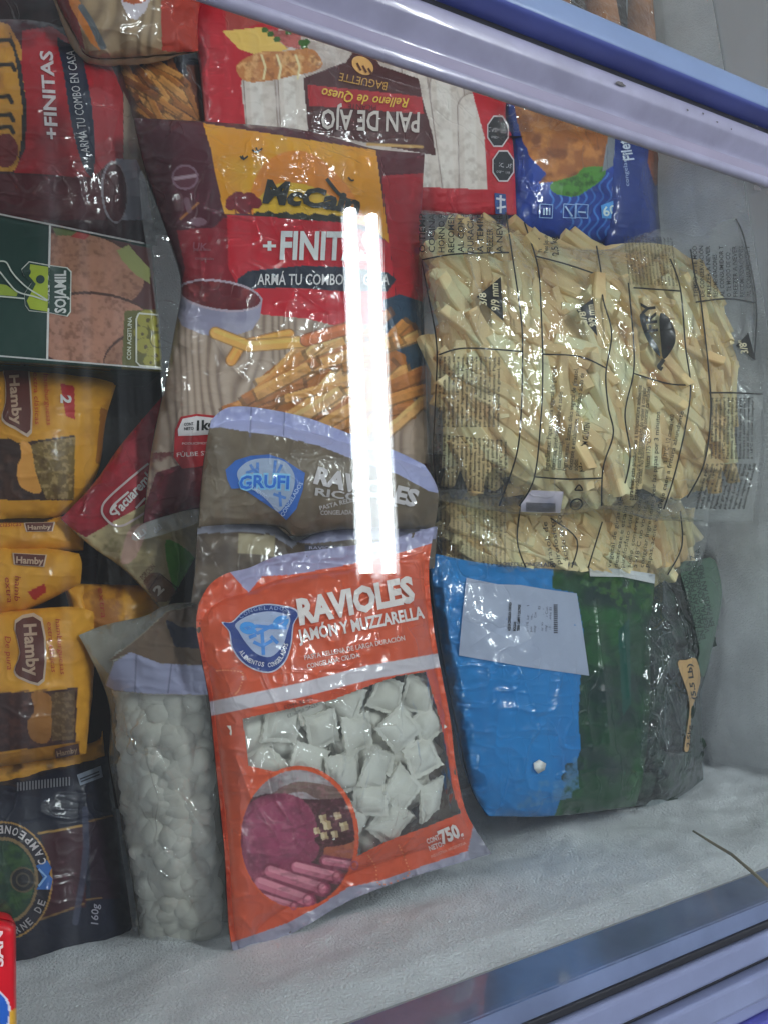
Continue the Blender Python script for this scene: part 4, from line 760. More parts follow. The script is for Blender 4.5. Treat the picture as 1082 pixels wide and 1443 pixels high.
b = Bag('clear_fries_bag', 'big clear printed bag packed with raw fries, topmost beside the red fries bag', 'fries bag',
        [(593, 296), (640, 300), (700, 312), (760, 336), (850, 352), (900, 330), (940, 322), (985, 334), (1012, 314), (1038, 306)], [(1038, 306), (1056, 370), (1067, 440), (1076, 560), (1071, 650), (1060, 735)], [(612, 702), (683, 716), (783, 726), (870, 716), (930, 732), (1060, 735)], [(593, 296), (592, 400), (598, 500), (605, 600), (612, 702)], (-.185, -.13, -.19, -.155), .05, 1.8, 81, base=(120, 100, 66), wr=.0034, lump=.005, p=3.2, q=.55,
        creases=[(R5([(400, 220), (450, 330), (540, 480)]), .002, 4), (R5([(560, 330), (640, 500), (660, 560)]), .002, 4), (R5([(780, 330), (850, 470), (880, 600)]), .0025, 4), (R5([(820, 280), (900, 480)]), .002, 4), (R5([(200, 340), (190, 440), (180, 640)]), .002, 4), (R5([(900, 330), (960, 440), (1010, 540)]), .002, 4), (R5([(250, 440), (150, 660)]), .0015, 3)])
b.hole[:] = True; b.build(clearmat=clear(.03, rough=.06, crink=1.), backmat=clear(.12, rough=.2, crink=.5)); FB = b
b.pieces('fry_heap', FRY, 520, R5([(75, 60), (300, 70), (480, 125), (600, 160), (760, 135), (950, 160), (970, 480), (1000, 560), (980, 860), (700, 890), (400, 870), (120, 850), (80, 400)]), (.024, .044), 51, (-110, 10), 8, (1.1, 1.4), heap=True); b.pieces('fry', FRY, 285, R5([(70, 55), (300, 65), (480, 120), (600, 155), (760, 130), (950, 150), (965, 480), (995, 560), (985, 780), (950, 890), (700, 900), (400, 880), (120, 860), (75, 400)]), (.0115, .026), 5, (-96, -16), 6, (1.15, 1.5))
VL = [[(300, 40), (318, 160), (345, 350), (350, 470), (345, 650), (330, 770), (280, 915)], [(355, 70), (395, 200), (405, 330), (410, 500), (405, 650), (385, 830), (340, 915)], [(570, 140), (585, 230), (590, 300), (615, 400), (598, 520), (605, 620), (620, 700), (590, 800), (585, 915)], [(665, 250), (680, 420), (680, 520), (655, 640), (670, 770), (640, 900)], [(790, 180), (820, 270), (835, 440), (850, 560), (835, 680), (800, 830), (770, 925)], [(850, 150), (865, 240), (880, 300), (905, 520), (910, 650), (890, 790), (840, 890)], [(50, 185), (70, 290), (95, 440), (90, 620), (85, 760), (95, 860)], [(985, 60), (1010, 120), (1045, 300), (1040, 480)], [(1020, 400), (1042, 480)]]
HL = [[(50, 182), (150, 165), (310, 160)], [(100, 465), (180, 445), (350, 455)], [(385, 170), (480, 195), (585, 230)], [(410, 463), (520, 470), (600, 505)], [(680, 520), (780, 550), (850, 555)], [(680, 265), (750, 270), (820, 275)], [(385, 828), (480, 835), (585, 832)], [(865, 308), (960, 298), (1045, 310)], [(905, 578), (980, 578), (1065, 582)]]
b.ribbons([smooth(R5(q), 8) for q in VL+HL], 2.2, INK)
for P, t in (([(213, 292), (285, 233), (293, 365)], (('3/8"', (243, 318), (240, 270), 10), ('9/9 mm', (281, 334), (276, 252), 11))), ([(510, 332), (560, 297), (573, 410)], (('3/8"', (543, 372), (535, 325), 9), ('9/9 mm', (571, 380), (560, 315), 10))), ([(985, 438), (1020, 402), (1042, 482)], (('3/8"', (1022, 460), (1014, 420), 10),))):
    b.shape(R5(P), INK, 'size_mark', .0008, M_ink)
    for s_, p0, p1, h in t: b.text(s_, *R5([p0, p1]), h, (196, 190, 160), .02, .12, off=.0014)
b.shape(smooth(R5([(758, 345), (785, 355), (805, 400), (800, 440), (770, 478), (762, 430)]), 5, True), INK, 'leaf_logo', .0008, M_ink); b.shape(smooth(R5([(698, 350), (716, 345), (722, 390), (752, 440), (758, 470), (720, 420)]), 4, True), (34, 44, 50), 'leaf_logo', .0008); b.ribbons([smooth(R5([(770, 478), (762, 490), (756, 500), (766, 508)]), 5)], 6, INK, 'leaf_logo'); b.text('FRY', *R5([(752, 395), (742, 305)]), 19, INK, .03)
for a_, b_, c_, n_, sd in (((105, 680), (108, 470), (280, 680), 14, 1), ((92, 860), (95, 700), (300, 880), 17, 2), ((915, 775), (918, 592), (1035, 775), 11, 3), ((870, 925), (905, 790), (1010, 925), 11, 7)): b.block(*R5([a_, b_, c_]), n_, ING, (34, 32, 28), 1., sd, bold=.02)
b.block(*R5([(672, 255), (655, 110), (812, 260)]), 14, ING, (34, 30, 26), .9, 8); b.block(*R5([(60, 160), (60, 45), (290, 160)]), 9, 'FREEZER A NEVERA O TIEMPO COCINA HORNO PRECALENTADO RECOMENDACIONES AL CONSUMIDOR DURACIÓN A TEMPERATURA', INK, .8, 4, bold=.01); b.block(*R5([(872, 292), (868, 140), (1030, 292)]), 9, 'MODO DE CONSERVACIÓN FREEZER A NEVERA RECOMENDACIONES AL CONSUMIDOR TIEMPO O TE', INK, .75, 5, bold=.01)
b.lines([('Peso Neto', *R5([(408, 158), (405, 110)]), 6), ('Peso líquido', *R5([(426, 160), (424, 108)]), 6), ('2,5 kg', *R5([(458, 168), (450, 112)]), 9)], INK, bold=.015)
b.lines([(t, *R5([p0, p1]), 6.4) for t, p0, p1 in (('Ingredientes: Papas, aceite vegetal de girasol,', (428, 810), (450, 500)), ('dextrosa, pirofosfato ácido de sodio', (446, 808), (470, 575)), ('(estabilizante).', (462, 808), (470, 722)), ('Ingredientes: Batatas, óleo vegetal de girassol,', (480, 810), (516, 505)), ('dextrose e estabilizante, pirofosfato ácido de', (497, 808), (534, 520)), ('sódio.', (514, 810), (516, 774)))], INK, bold=.01); b.text('NÃO CONTÉM GLÚTEN', *R5([(534, 814), (550, 668)]), 7, INK, .03)
b.lines([(t, *T7([p0, p1]), 6) for t, p0, p1 in (('para freir: este producto es a temperatura ambiente', (262, 800), (318, 100)), ('Este producto una vez descongelado no volver a congelar', (292, 800), (345, 110)), ('dorado. No sobrecocinar. Al cocinar cantidades', (315, 700), (372, 110)), ('hasta 175°C', (365, 600), (375, 430)), ('freír las papas por 3 minutos', (400, 780), (430, 260)), ('a 175°C - 1/2 canasta (400', (470, 570), (518, 280)), ('Deje caer a fritura abundante', (440, 850), (575, 260)))], INK, bold=.01)
b.shape(R5([(346, 900), (378, 868), (472, 872), (462, 936), (344, 932)]), (186, 182, 196), 'barcode_label'); b.ribbons([R5([(360, 906+k*3.4), (448, 909+k*3.4)]) for k in range(8)], .8, INK, 'barcode', .0013); b.ribbons([smooth(R5([(505, 868), (518, 852), (530, 868)]), 3)+R5([(505, 868)])], 2, INK, 'recycling_mark'); b.ribbons([R5(circ(510, 910, 18, 15, -30)+circ(510, 910, 18, 15, -30)[:1])], 2.4, INK, 'seal_mark')

# ------------------------------------------------------------------ brown ravioli bags
def grufi(b, pts, k=1.):
    o = smooth(pts, 4, True); c = np.mean(o, axis=0); b.shape(o, (40, 82, 158), 'logo'); return c
b = Bag('ravioli_bag', 'brown bag with pale torn header lying between the brown logo bag and orange bag', 'pasta bag', [(279, 742), (340, 733), (395, 742), (418, 762), (470, 742), (560, 740), (616, 742)], [(616, 742), (612, 800)], [(270, 850), (440, 850), (612, 800)], [(279, 742), (276, 800), (270, 850)], -.185, .016, 2., 92, base=(92, 82, 72), wr=.002)
b.mottle(None, (70, 60, 54), 26, .42, .7, .8, 3); b.poly([(276, 745), (340, 730), (395, 738), (420, 766), (412, 772), (380, 752), (332, 750), (278, 752)], (132, 136, 152)); b.poly([(414, 764), (440, 748), (490, 742), (618, 738), (614, 760), (500, 760), (440, 766)], (132, 136, 166)); b.poly([(336, 752), (388, 754), (388, 784), (336, 780)], (150, 142, 116), .8); b.poly([(430, 768), (486, 768), (488, 786), (430, 784)], (62, 62, 76)); b.build(); b.lines([('RAVIOLES', (436, 774), (480, 774), 4)], (150, 150, 180))
b = Bag('ravioli_bag', 'brown ravioli bag with pale blue header and blue snowflake shield logo', 'pasta bag', [(298, 592), (312, 579), (329, 573), (367, 575), (431, 588), (490, 610), (554, 634), (598, 655)], [(598, 655), (617, 692), (612, 745)], [(281, 742), (340, 738), (395, 742), (420, 756), (480, 746), (612, 745)], [(298, 592), (288, 650), (283, 700), (281, 742)], (-.165, -.155, -.17, -.165), .024, 1.5, 91, base=(104, 94, 80), wr=.0022, fl=(.12, 0, 0, 0))
b.mottle(None, (84, 74, 62), 40, .42, .75, .7, 3); b.poly([(290, 604), (296, 588), (312, 575), (329, 568), (367, 568), (431, 580), (490, 604), (554, 628), (612, 650), (622, 696), (604, 692), (560, 668), (500, 648), (450, 628), (400, 616), (340, 607), (310, 602)], (146, 152, 192))
for x in (355, 402, 492): b.stroke([(x, 570), (x-2, 615)], 1.6, (92, 98, 132))
b.build(film(None, .42, .55, .7))
sh = T3([(62, 345), (110, 300), (180, 278), (270, 272), (340, 295), (400, 335), (440, 360), (430, 440), (400, 530), (352, 585), (310, 545), (240, 500), (175, 455), (140, 432), (90, 435), (70, 390)])
b.shape(sh, (44, 88, 164), 'logo', .0005); b.shape(smooth(T3([(120, 350), (180, 300), (280, 290), (350, 310), (390, 370), (385, 440), (350, 510), (312, 545), (270, 500), (220, 455), (160, 425), (128, 400)]), 4, True), (136, 152, 178), 'logo', .0009)
b.ribbons([T3([(180, 320), (250, 430)]), T3([(215, 310), (215, 380)]), T3([(300, 300), (290, 400)]), T3([(330, 320), (300, 380)]), T3([(290, 460), (350, 480)]), T3([(320, 450), (325, 520)]), T3([(160, 360), (220, 340)])], 4, (70, 112, 178), 'logo', .0012)
b.text('GRUFI', *T3([(122, 440), (368, 438)]), 19, (120, 178, 232), .09, .05, off=.0014, bend=2); b.text('GRUFI', *T3([(126, 438), (364, 436)]), 17.5, (34, 98, 190), .03, .05, off=.0018, bend=2); b.text('ALIMENTOS', *T3([(172, 425), (262, 490)]), 5, (170, 188, 214), .01, off=.0018); b.text('CONGELADOS', *T3([(338, 570), (432, 410)]), 5.5, (160, 182, 214), .01, off=.0018)
b.text('RAVIOLES', *T3([(480, 405), (965, 520)]), 22, (176, 174, 178), .05, .05); b.text('RICOTTA', *T3([(486, 465), (880, 520)]), 10, (160, 158, 160), .03); b.lines([('PASTA RELLENA DE', *T3([(512, 538), (770, 470)]), 6), ('CONGELADA, CRUDA', *T3([(514, 560), (760, 555)]), 6)], (168, 166, 166), bold=.02)

# ------------------------------------------------------------------ clear bag of gnocchi
def lumpmesh(name, seed, sx, sy, sz, mat, n=9, jag=.18):
    V = []; Fc = []; k = n*2
    for i in range(n):
        a = math.pi*(i+.5)/n
        for j in range(k):
            t = 2*math.pi*j/k; x, y, z = math.sin(a)*math.cos(t), math.sin(a)*math.sin(t), math.cos(a); r = 1+jag*(float(fbm(np.array(x*1.6+y*.7+3), np.array(z*1.6-y*.8+5), seed, 3))-.5)*2; V.append((x*r*sx, y*r*sy, z*r*sz))
    Fc = [(i*k+j, (i+1)*k+j, (i+1)*k+(j+1) % k, i*k+(j+1) % k) for i in range(n-1) for j in range(k)]+[tuple(range(k)), tuple(range((n-1)*k, n*k))[::-1]]
    me = bpy.data.meshes.new(name); me.from_pydata(V, [], Fc); me.update(); me.materials.append(mat); me.polygons.foreach_set('use_smooth', np.ones(len(Fc), bool)); return me
M_gn = plain('gnocchi_dough', (.86, .85, .79), .7, var=(.74, .71, .62), nscale=22., bump=.3, bscale=160.)
GN = [lumpmesh('gnocchi', k, .0105, .0082, .0072, M_gn) for k in range(5)]
b = Bag('gnocchi_bag', 'clear frosty bag of white gnocchi with brown header, beside the orange ravioli bag', 'pasta bag', [(112, 895), (150, 880), (205, 868), (246, 850), (345, 850)], [(345, 850), (345, 1050), (345, 1200), (350, 1352)], [(203, 1372), (270, 1362), (350, 1352)], [(112, 895), (140, 950), (157, 1005), (155, 1069), (167, 1131), (177, 1189), (188, 1247), (195, 1300), (203, 1372)], (-.225, -.2, -.235, -.215), .036, 1.8, 95, base=(140, 136, 122), wr=.003, lump=.004,
        creases=[(S6([(360, 570), (420, 680), (545, 860)]), .0022, 4), (S6([(545, 860), (485, 930), (510, 990)]), .002, 4), (S6([(480, 1100), (525, 1200)]), .002, 4), (S6([(440, 600), (400, 640)]), .002, 4)])
brown = S6([(190, 235), (250, 190), (300, 150), (400, 60), (560, 20), (700, 20), (700, 260), (525, 250), (380, 245), (270, 205)]); strip = S6([(178, 325), (210, 240), (270, 203), (380, 245), (525, 252), (700, 258), (700, 360), (530, 358), (340, 355), (210, 342)])
b.poly(brown, (104, 88, 74)); b.poly(strip, (150, 156, 188)); b.stroke(S6([(290, 215), (285, 350)]), 1.5, (96, 100, 126)); b.stroke(S6([(418, 248), (405, 352)]), 1.5, (96, 100, 126)); b.poly(S6([(395, 85), (520, 120), (520, 190), (430, 185)]), (44, 46, 66)); b.ring(*S6([(470, 60)])[0], 19, 17, 8, (112, 98, 88))
b.hole = ~(inpoly(b.X, b.Y, brown) | inpoly(b.X, b.Y, strip)); b.build(clearmat=clear(.17, rough=.09, crink=1., milkcol=(.84, .85, .84)), backmat=film(None, .6, 0., .3), name='printed_header')
b.pieces('gnocchi', GN, 290, S6([(240, 240), (280, 225), (500, 370), (510, 400), (555, 1270), (375, 1300), (350, 1100), (305, 800), (280, 600), (270, 400)]), (.0085, .018), 5, (0, 360), 12, (.9, 1.2)); b.pieces('gnocchi_heap', GN, 700, S6([(250, 230), (280, 220), (500, 370), (510, 400), (560, 1270), (365, 1310), (335, 1100), (290, 800), (265, 600), (260, 400)]), (.017, .03), 15, (0, 360), 12, (1., 1.4), heap=True)

# ------------------------------------------------------------------ blue and green vegetable bag, clear green vegetable bag
M_br = plain('frozen_greens', alb(24, 54, 36), .6, var=alb(10, 18, 28), nscale=60., bump=.6, bscale=220.)
BR = [lumpmesh('floret', 20+k, .02, .017, .014, M_br, 9, .5) for k in range(4)]
b = Bag('vegetable_bag', 'clear bag of dark frozen greens with tan weight label, by the frosted wall', 'vegetable bag', S8([(150, 140), (280, 128), (400, 104), (545, 95)]), S8([(545, 95), (582, 250), (552, 420), (522, 580), (486, 720), (492, 900), (498, 1110)]), S8([(120, 1225), (220, 1235), (330, 1235), (498, 1110)]), S8([(150, 140), (120, 500), (100, 900), (120, 1225)]), -.232, .036, 1.8, 97, base=(28, 40, 40), wr=.004, lump=.004,
        creases=[(S8([(305, 140), (305, 350), (365, 470)]), .003, 3.5), (S8([(235, 340), (190, 480), (165, 700)]), .003, 4), (S8([(460, 455), (340, 540), (280, 680), (215, 900), (185, 1060)]), .003, 4), (S8([(285, 840), (210, 1040)]), .0025, 4), (S8([(480, 500), (440, 550)]), .003, 4)])
b.hole[:] = True; b.build(clearmat=clear(.02, (.85, .92, .93), .06, 1., 1.4), backmat=film(None, .6, 0., .3)); b.pieces('floret', BR, 90, S8([(180, 160), (400, 130), (500, 200), (480, 500), (430, 700), (440, 1080), (300, 1190), (170, 1180)]), (.018, .034), 5, (0, 360), 25, (.8, 1.2))
b.shape(smooth(S8([(385, 122), (470, 98), (545, 95), (580, 250), (552, 420), (520, 560), (490, 640), (468, 560), (475, 500), (430, 300)]), 3, True), (66, 92, 78), 'printed_panel', .0006); b.block(*S8([(482, 490), (412, 130), (545, 400)]), 4, 'VEGETAL CONGELADO ZANAHORIA EN PAKISTÁN PREPARACIÓN', (26, 40, 36), 1., 2, bold=.02)
b.shape(smooth(S8([(375, 572), (415, 558), (460, 552), (480, 640), (462, 720), (440, 790), (432, 900), (425, 975), (405, 972), (418, 880), (430, 780), (418, 700)]), 3, True), (172, 142, 96), 'weight_label', .0007); b.text('(5.5 Lb)', *S8([(462, 740), (438, 574)]), 6.5, (22, 20, 18), .03, off=.0013); b.text('2.5kg', *S8([(432, 960), (440, 860)]), 5, (22, 20, 18), .02, off=.0013)
b.poly(rect(0, 0, 1, 1), (0, 0, 0)); b.ribbons([S8([(290, 130), (380, 112)])], 5, (170, 178, 184), 'seal_strip')
b = Bag('vegetable_bag', 'glossy blue and dark green frozen vegetable bag with white paper label', 'vegetable bag', [(603, 778), (660, 790), (720, 797), (780, 802), (850, 806), (922, 818)], [(922, 818), (916, 900), (915, 1000), (906, 1090), (895, 1136)], [(688, 1150), (780, 1150), (895, 1136)], [(603, 778), (615, 880), (640, 1010), (664, 1110), (688, 1150)], (-.20, -.205, -.205, -.215), .034, 1.6, 96, base=(26, 108, 172), wr=.0030, lump=.004,
        creases=[(S3([(330, 420), (380, 540)]), .0012, 5), (S3([(560, 210), (580, 420), (600, 640)]), .0025, 4), (S3([(520, 480), (550, 660)]), .002, 4), (S3([(90, 120), (110, 300), (160, 500)]), .002, 6), (S3([(640, 250), (660, 500)]), .0025, 4)])
b.mottle(None, (20, 92, 156), 50, .45, .8, .6, 2)
gr = S3([(430, 100), (424, 170), (500, 185), (520, 300), (510, 460), (505, 560), (512, 660), (490, 720), (460, 780), (430, 870), (800, 870), (800, 80)]); b.poly(gr, (18, 58, 36)); b.mottle(gr, (28, 80, 40), 30, .45, .7, .8, 3); b.mottle(gr, (12, 34, 40), 40, .5, .75, .8, 5); b.poly(S3([(625, 300), (660, 260), (665, 520), (640, 560)]), (14, 66, 58))
for x, y in ((640, 180), (570, 160), (690, 200)): b.mottle(S3(circ(x, y, 60, 45)), (44, 84, 36), 8, .45, .65, .8, 6)
for x, y in ((490, 730), (470, 745), (480, 715), (505, 710)): b.oval(*S3([(x, y)])[0], 8, 7, (18, 44, 44))
b.mottle(S3([(280, 800), (500, 680), (510, 800), (300, 850)]), (70, 118, 160), 16, .55, .7, .7, 8); b.build(film(None, .38, .7, .9))
b.shape(S3([(538, 106), (640, 112), (738, 128), (736, 156), (640, 136), (540, 134)]), (176, 184, 190), 'seal_strip'); b.block(*S3([(260, 104), (500, 104), (260, 104)]), 1, 'EXPRESS CONGELADO', (14, 40, 80), 1., 1, bold=.02)
b.shape(S3([(165, 138), (260, 158), (330, 160), (400, 172), (500, 186), (520, 310), (538, 436), (340, 408), (142, 374), (152, 260)]), (140, 152, 176), 'paper_label', .0009)
b.lines([('ACELGA CONGELADA CORTADA', *S3([(298, 300), (302, 212)]), 3.6), ('BOLSAS', *S3([(314, 300), (316, 272)]), 3.4), ('TERRA CAMPO Y CULTIVOS', *S3([(326, 300), (330, 220)]), 3.4)], (20, 22, 28), off=.0014, bold=.04); b.block(*S3([(352, 302), (356, 222), (420, 308)]), 7, 'Producto congelado Conservar a -18 Lote Elaborado por Vence', (50, 54, 66), .6, 3); b.ribbons([S3([(430, 305-k*6), (442, 305-k*6)]) for k in range(15)], 1.4, (22, 24, 30), 'barcode', .0014)
sc = meshobj('paper_scrap', lift(*np.array([(752, 1076), (760, 1071), (769, 1076), (767, 1085), (758, 1090), (753, 1084)]).T, np.array([float(b.hat(x, y))+.0022+.002*(i % 2) for i, (x, y) in enumerate([(752, 1076), (760, 1071), (769, 1076), (767, 1085), (758, 1090), (753, 1084)])])), [(5, 4, 3, 2, 1, 0)], plain('white_scrap', (.85, .85, .83), .6)); tag(sc, 'tiny white scrap lying on the blue vegetable bag', 'scrap')
mo = sc.modifiers.new('s', 'SOLIDIFY'); mo.thickness = .0015

# ------------------------------------------------------------------ orange ravioli bag with clear window
M_rav = plain('ravioli_dough', (.84, .82, .77), .6, var=(.72, .69, .62), nscale=34., bump=.2, bscale=200.)
def ravmesh(seed, a=.0152):
    rr = random.Random(seed); n = 11; V = []; sk = rr.uniform(-.15, .15); tw = rr.uniform(-.004, .004)
    for j in range(n):
        for i in range(n):
            u, v = i/(n-1)*2-1, j/(n-1)*2-1; e = 1-max(abs(u), abs(v)); zig = 1+(.035*(-1)**(i+j) if e < .01 else 0)
            dome = .0058*(max(0, 1-(abs(u)/.8)**2.4)*max(0, 1-(abs(v)/.8)**2.4))**.5 if max(abs(u), abs(v)) < .8 else 0
            V.append(((u+sk*v)*a*zig, v*a*zig, dome+tw*u*v+.0012*math.sin(3*u+seed)))
    m2 = len(V); V += [(x, y, z*.2-.0022) for x, y, z in V]; f = gridfaces(n, n); Fc = [tuple(q[::-1]) for q in f]+[tuple(q+m2) for q in f]
    ed = [(0, i) for i in range(n)]+[(j, n-1) for j in range(1, n)]+[(n-1, i) for i in range(n-2, -1, -1)]+[(j, 0) for j in range(n-2, 0, -1)]; E = [j*n+i for j, i in ed]
    Fc += [(E[k], E[(k+1) % len(E)], E[(k+1) % len(E)]+m2, E[k]+m2)[::-1] for k in range(len(E))]
    me = bpy.data.meshes.new('ravioli'); me.from_pydata(V, [], Fc); me.update(); me['len'] = a*2; me.materials.append(M_rav); me.polygons.foreach_set('use_smooth', np.ones(len(Fc), bool)); me.set_sharp_from_angle(angle=math.radians(38)); return me
RAV = [ravmesh(k) for k in range(6)]
b = Bag('ravioli_bag', 'orange ravioli bag with clear window full of pasta and ham photo circle', 'pasta bag',
        [(281, 850), (296, 824), (320, 808), (352, 800), (394, 783), (470, 772), (540, 762), (612, 742)], [(612, 742), (604, 800), (609, 870), (619, 935), (634, 1014), (641, 1075), (652, 1130), (664, 1160), (692, 1203)], [(345, 1394), (385, 1335), (440, 1300), (500, 1266), (580, 1236), (640, 1218), (692, 1203)], [(281, 850), (277, 880), (285, 930), (296, 990), (305, 1080), (317, 1200), (325, 1320), (345, 1394)], (-.165, -.150, -.175, -.165), .036, 1.5, 99, base=(184, 76, 46), wr=.0026, lump=.004, fl=(.07, .02, .07, .03), p=2.8,
        creases=[(S1([(265, 480), (300, 560), (340, 640), (410, 730)]), .0018, 3), (S1([(440, 325), (530, 290), (650, 215)]), .0022, 4), (S1([(770, 210), (750, 260), (750, 350)]), .002, 3), (S2([(250, 210), (270, 320), (330, 400), (345, 460), (510, 612)]), .002, 3), (S2([(320, 195), (360, 355)]), .002, 3), (S2([(180, 85), (330, 130), (440, 240)]), .002, 3), (S2([(130, 165), (180, 300), (265, 430)]), .0022, 4), (S2([(160, 730), (220, 800)]), .002, 4)])
b.mottle(None, (170, 64, 40), 60, .45, .8, .6, 2)
b.poly([(270, 850), (296, 800), (352, 790), (394, 770), (470, 760), (540, 750), (625, 730), (612, 764), (560, 780), (480, 798), (410, 810), (370, 812), (351, 835), (340, 824), (330, 812)], (140, 142, 176)); b.poly([(281, 858), (285, 832), (300, 816), (325, 806), (338, 822), (345, 840), (330, 870)], (180, 72, 44))
b.poly(S2([(90, 815), (180, 785), (320, 735), (420, 680), (520, 615), (640, 590), (780, 540), (930, 490), (950, 400), (1100, 400), (1100, 600), (200, 1100), (60, 1000)]), (136, 138, 158))
cw = S2([(945, 420), (1100, 430), (1000, 620), (930, 500)]); b.poly(cw, (120, 122, 138))
win = [(342, 1012), (470, 985), (530, 962), (560, 952), (600, 946), (612, 985), (624, 1030), (633, 1080), (640, 1120), (650, 1146), (600, 1166), (545, 1186), (502, 1208), (440, 1100), (350, 1080)]
hc = circ(421, 1181, 84, 101, 0, 60)
b.stroke(S1([(90, 612), (400, 548), (640, 486), (875, 445)]), 20, (182, 180, 190))
b.poly(hc, (192, 80, 44)); H2 = circ(420, 1182, 80, 97, 0, 60); b.poly(H2, (74, 46, 48)); hm = lambda P: [p for p in P]
def inham(P, c, a=1.): b.put((inpoly(b.X, b.Y, smooth(P, 5, True)) & inpoly(b.X, b.Y, H2)).astype(float), c, a)
inham(S2([(190, 300), (250, 220), (340, 190), (440, 240), (500, 300), (380, 310), (250, 290)]), (150, 146, 150)); inham(S2([(250, 300), (360, 285), (420, 310), (520, 300), (480, 270), (340, 250)]), (112, 92, 86))
inham(S2([(140, 380), (200, 310), (300, 290), (380, 330), (415, 420), (410, 510), (330, 560), (210, 600), (150, 520)]), (126, 56, 80)); inham(S2([(160, 400), (230, 330), (310, 320), (360, 380), (370, 470), (300, 530), (200, 540)]), (138, 66, 92))
b.put(np.clip((fbm(b.X/14, b.Y/14, 4, 3)-.5)*5, 0, 1)*(inpoly(b.X, b.Y, S2([(140, 380), (300, 290), (415, 420), (330, 560), (150, 520)]))), (124, 44, 76), .5)
inham(S2([(440, 470), (460, 450), (535, 420), (540, 480), (520, 520), (440, 510)]), (150, 84, 60)); inham(S2([(410, 440), (540, 420), (530, 460), (430, 475)]), (60, 32, 30))
for x, y, r in ((432, 378, 15), (482, 368, 15), (505, 405, 17), (446, 402, 17), (410, 420, 13), (436, 438, 15), (472, 432, 14)): P = S2([(x-r, y-r*.7), (x+r*.6, y-r), (x+r, y+r*.6), (x-r*.5, y+r)]); b.poly(P, (196, 184, 150)); b.poly([P[1], P[2], tuple((np.array(P[2])+P[3])/2), tuple((np.array(P[0])+P[1])/2)], (168, 150, 112))
for x0, y0, x1, y1, w in ((215, 600, 380, 660, 22), (250, 560, 430, 620, 22), (340, 545, 480, 580, 20), (440, 525, 540, 540, 16), (200, 640, 330, 680, 14)):
    p = S2([(x0, y0), (x1, y1)]); mk = inpoly(b.X, b.Y, H2); d = pdist(b.X, b.Y, p); b.put(np.clip(w/2-d+1, 0, 1)*mk, (120, 50, 72)); b.put(np.clip(w/2-2.5-d, 0, 1)*mk, (186, 106, 128)); q = [(x, y-w*.15) for x, y in p]; b.put(np.clip(w/5-pdist(b.X, b.Y, q), 0, 1)*mk, (206, 136, 152))
    e = S2([(x1, y1)])[0]; b.ring(e[0], e[1], w*.3, w*.36, 2, (146, 66, 92))
b.mottle(H2, (60, 34, 44), 26, .52, .8, .5, 21); b.mottle(H2, (180, 120, 132), 6, .58, .78, .22, 22); b.mottle(H2, (98, 52, 66), 7, .55, .75, .4, 23, (2.2, .8))
b.hole = inpoly(b.X, b.Y, win) & ~inpoly(b.X, b.Y, hc); b.backcol = alb(86, 74, 66)
b.build(clearmat=clear(.03, rough=.06, crink=.9), backmat=film(None, .6, 0., .3))
b.pieces('ravioli', RAV, 76, [(346, 1008), (470, 976), (592, 940), (608, 985), (626, 1080), (636, 1128), (600, 1152), (540, 1182), (500, 1206), (470, 1140), (430, 1100), (346, 1098)], (.0085, .026), 12, (0, 360), 17, (.88, 1.06), 41, layers=True)
b.text('RAVIOLES', *S1([(400, 318), (800, 236)]), 33, (206, 200, 200), .05, .05); b.text('JAMÓN Y MUZZARELLA', *S1([(398, 380), (832, 296)]), 16, (206, 200, 200), .035); b.lines([('PASTA RELLENA DE LARGA DURACIÓN', *S1([(418, 443), (764, 374)]), 6.6), ('CONGELADA. CRUDA.', *S1([(427, 473), (610, 432)]), 6.6)], (204, 190, 186), bold=.015)
o1 = smooth(S1([(130, 312), (165, 310), (210, 270), (280, 248), (350, 255), (385, 265), (398, 285), (380, 320), (372, 390), (350, 450), (305, 486), (250, 480), (200, 450), (165, 400), (155, 345)]), 4, True); cc = np.array(S1([(272, 362)])[0])
b.shape(o1, (176, 180, 200), 'logo', .0006); b.shape([tuple(cc+(np.array(p)-cc)*.96) for p in o1], (36, 58, 124), 'logo', .0010); b.shape(smooth(S1([(178, 318), (225, 288), (290, 274), (345, 282), (368, 300), (356, 350), (340, 395), (300, 432), (250, 420), (212, 380), (190, 345)]), 4, True), (150, 164, 194), 'logo', .0014)
b.ribbons([S1(q) for q in ([(200, 320), (255, 350), (350, 300)], [(215, 345), (250, 325), (300, 330), (355, 330)], [(270, 345), (275, 425)], [(240, 380), (272, 395), (305, 375)], [(300, 360), (325, 385)], [(225, 365), (250, 355)])], 5, (70, 128, 200), 'logo', .0018); b.ribbons([S1(circ(222, 332, 22, 14, 10)), S1(circ(335, 312, 22, 14, -30))], 6, (64, 136, 206), 'logo', .002)
P_ = smooth(S1([(190, 415), (215, 445), (255, 462), (305, 466), (340, 440), (362, 385)]), 8); L_ = np.array(P_); sl = np.r_[0, np.cumsum(np.linalg.norm(np.diff(L_, axis=0), axis=1))]
def along(b, txt, L_, h, c, off=.002, a=0., e=1.):
    sl = np.r_[0, np.cumsum(np.linalg.norm(np.diff(L_, axis=0), axis=1))]; w = (e-a)*sl[-1]/len(txt)
    for k, ch in enumerate(txt):
        if ch == ' ': continue
        t = a*sl[-1]+w*k; p0 = np.array([np.interp(t, sl, L_[:, 0]), np.interp(t, sl, L_[:, 1])]); p1 = np.array([np.interp(t+w*.8, sl, L_[:, 0]), np.interp(t+w*.8, sl, L_[:, 1])]); b.text(ch, p0, p1, h, c, .02, off=off)
along(b, 'ALIMENTOS CONGELADOS', L_, 6, (196, 200, 214)); along(b, 'CONGELADOS', np.array(smooth(S1([(195, 300), (240, 275), (300, 268), (365, 275)]), 8)), 5, (120, 138, 180))
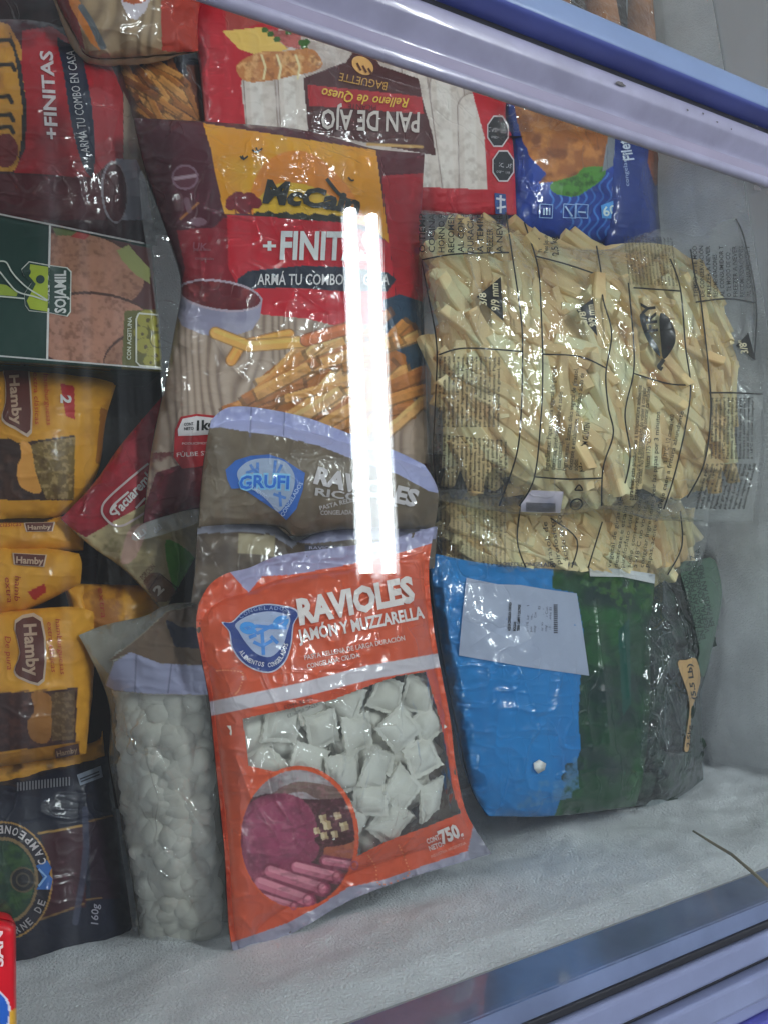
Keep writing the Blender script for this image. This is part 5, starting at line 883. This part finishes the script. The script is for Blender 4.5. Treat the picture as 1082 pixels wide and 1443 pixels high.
b.lines([('CONT.', *S2([(792, 466), (838, 448)]), 7), ('NETO:', *S2([(800, 490), (848, 472)]), 7)], (206, 190, 186), bold=.03); b.text('750', *S2([(842, 466), (908, 438)]), 18, (212, 198, 196), .05); b.text('g', *S2([(910, 446), (920, 442)]), 9, (206, 190, 186), .03); b.lines([('INDUSTRIA ARGENTINA', *S2([(806, 514), (926, 466)]), 4)], (196, 150, 136)); b.lines([('LOTE 16653', *S1([(440, 572), (345, 602)]), 5), ('VENC 05/09/23', *S1([(462, 590), (356, 632)]), 5)], (40, 36, 36))
dots = lambda P: [[tuple(p) for p in (q, np.array(q)+(2.5, .5))] for q in P[::2]]
b.ribbons(dots(smooth(S2([(585, 505), (610, 545), (625, 605), (720, 575), (712, 520), (690, 470)]), 10))+dots(smooth(S1([(110, 480), (150, 478), (200, 490), (190, 540), (175, 560)]), 10)), 2, (216, 124, 84), 'stitch_print')

# ------------------------------------------------------------------ small things
P = np.array([(976, 1171), (1000, 1186), (1030, 1204), (1056, 1226), (1090, 1256)], float); Q = [lift_y(np.array([x]), np.array([y]), YF+.03-.004*i)[0] for i, (x, y) in enumerate(P)]
st = tubemesh('dry_stalk', Q, [.0009, .0012, .0014, .0015, .0014], plain('straw', alb(120, 116, 100), .6), None, 8); tag(st, 'thin dry stalk stuck in the frost at the corner', 'stalk')
zc = .012; b = Bag('red_carton', 'bright red pack with white letters and blue disc standing on the lid edge', 'food box', [(-70, 1290), (5, 1296), (23, 1304)], [(23, 1304), (24, 1443), (24, 1500)], [(-70, 1500), (24, 1500)], [(-70, 1290), (-70, 1500)], zc, .012, 2., 17, p=20, q=.4, lump=.0003, wr=.0002, base=(176, 18, 34))
b.oval(-8, 1428, 24, 33, (190, 196, 214)); b.oval(-8, 1428, 21, 30, (34, 84, 170)); b.poly([(14, 1425), (26, 1420), (26, 1500), (12, 1500)], (190, 150, 50)); b.build(film(None, .4, .3, 0)); b.text('SAN', (5, 1362), (4, 1312), 12, (206, 196, 200), .03)

for o in COL.objects:
    if o.parent is None and o.get('category') in ('fries bag', 'vegetable bag', 'fillet bag', 'food bag'): o['group'] = {'fries bag': 'bags of fries', 'vegetable bag': 'vegetable bags', 'fillet bag': 'blue fillet bags', 'food bag': 'dark food bags'}[o['category']]
    if o.parent is None and o.name.startswith('ravioli_bag'): o['group'] = 'ravioli bags'

bpy.data.objects.remove(_to)
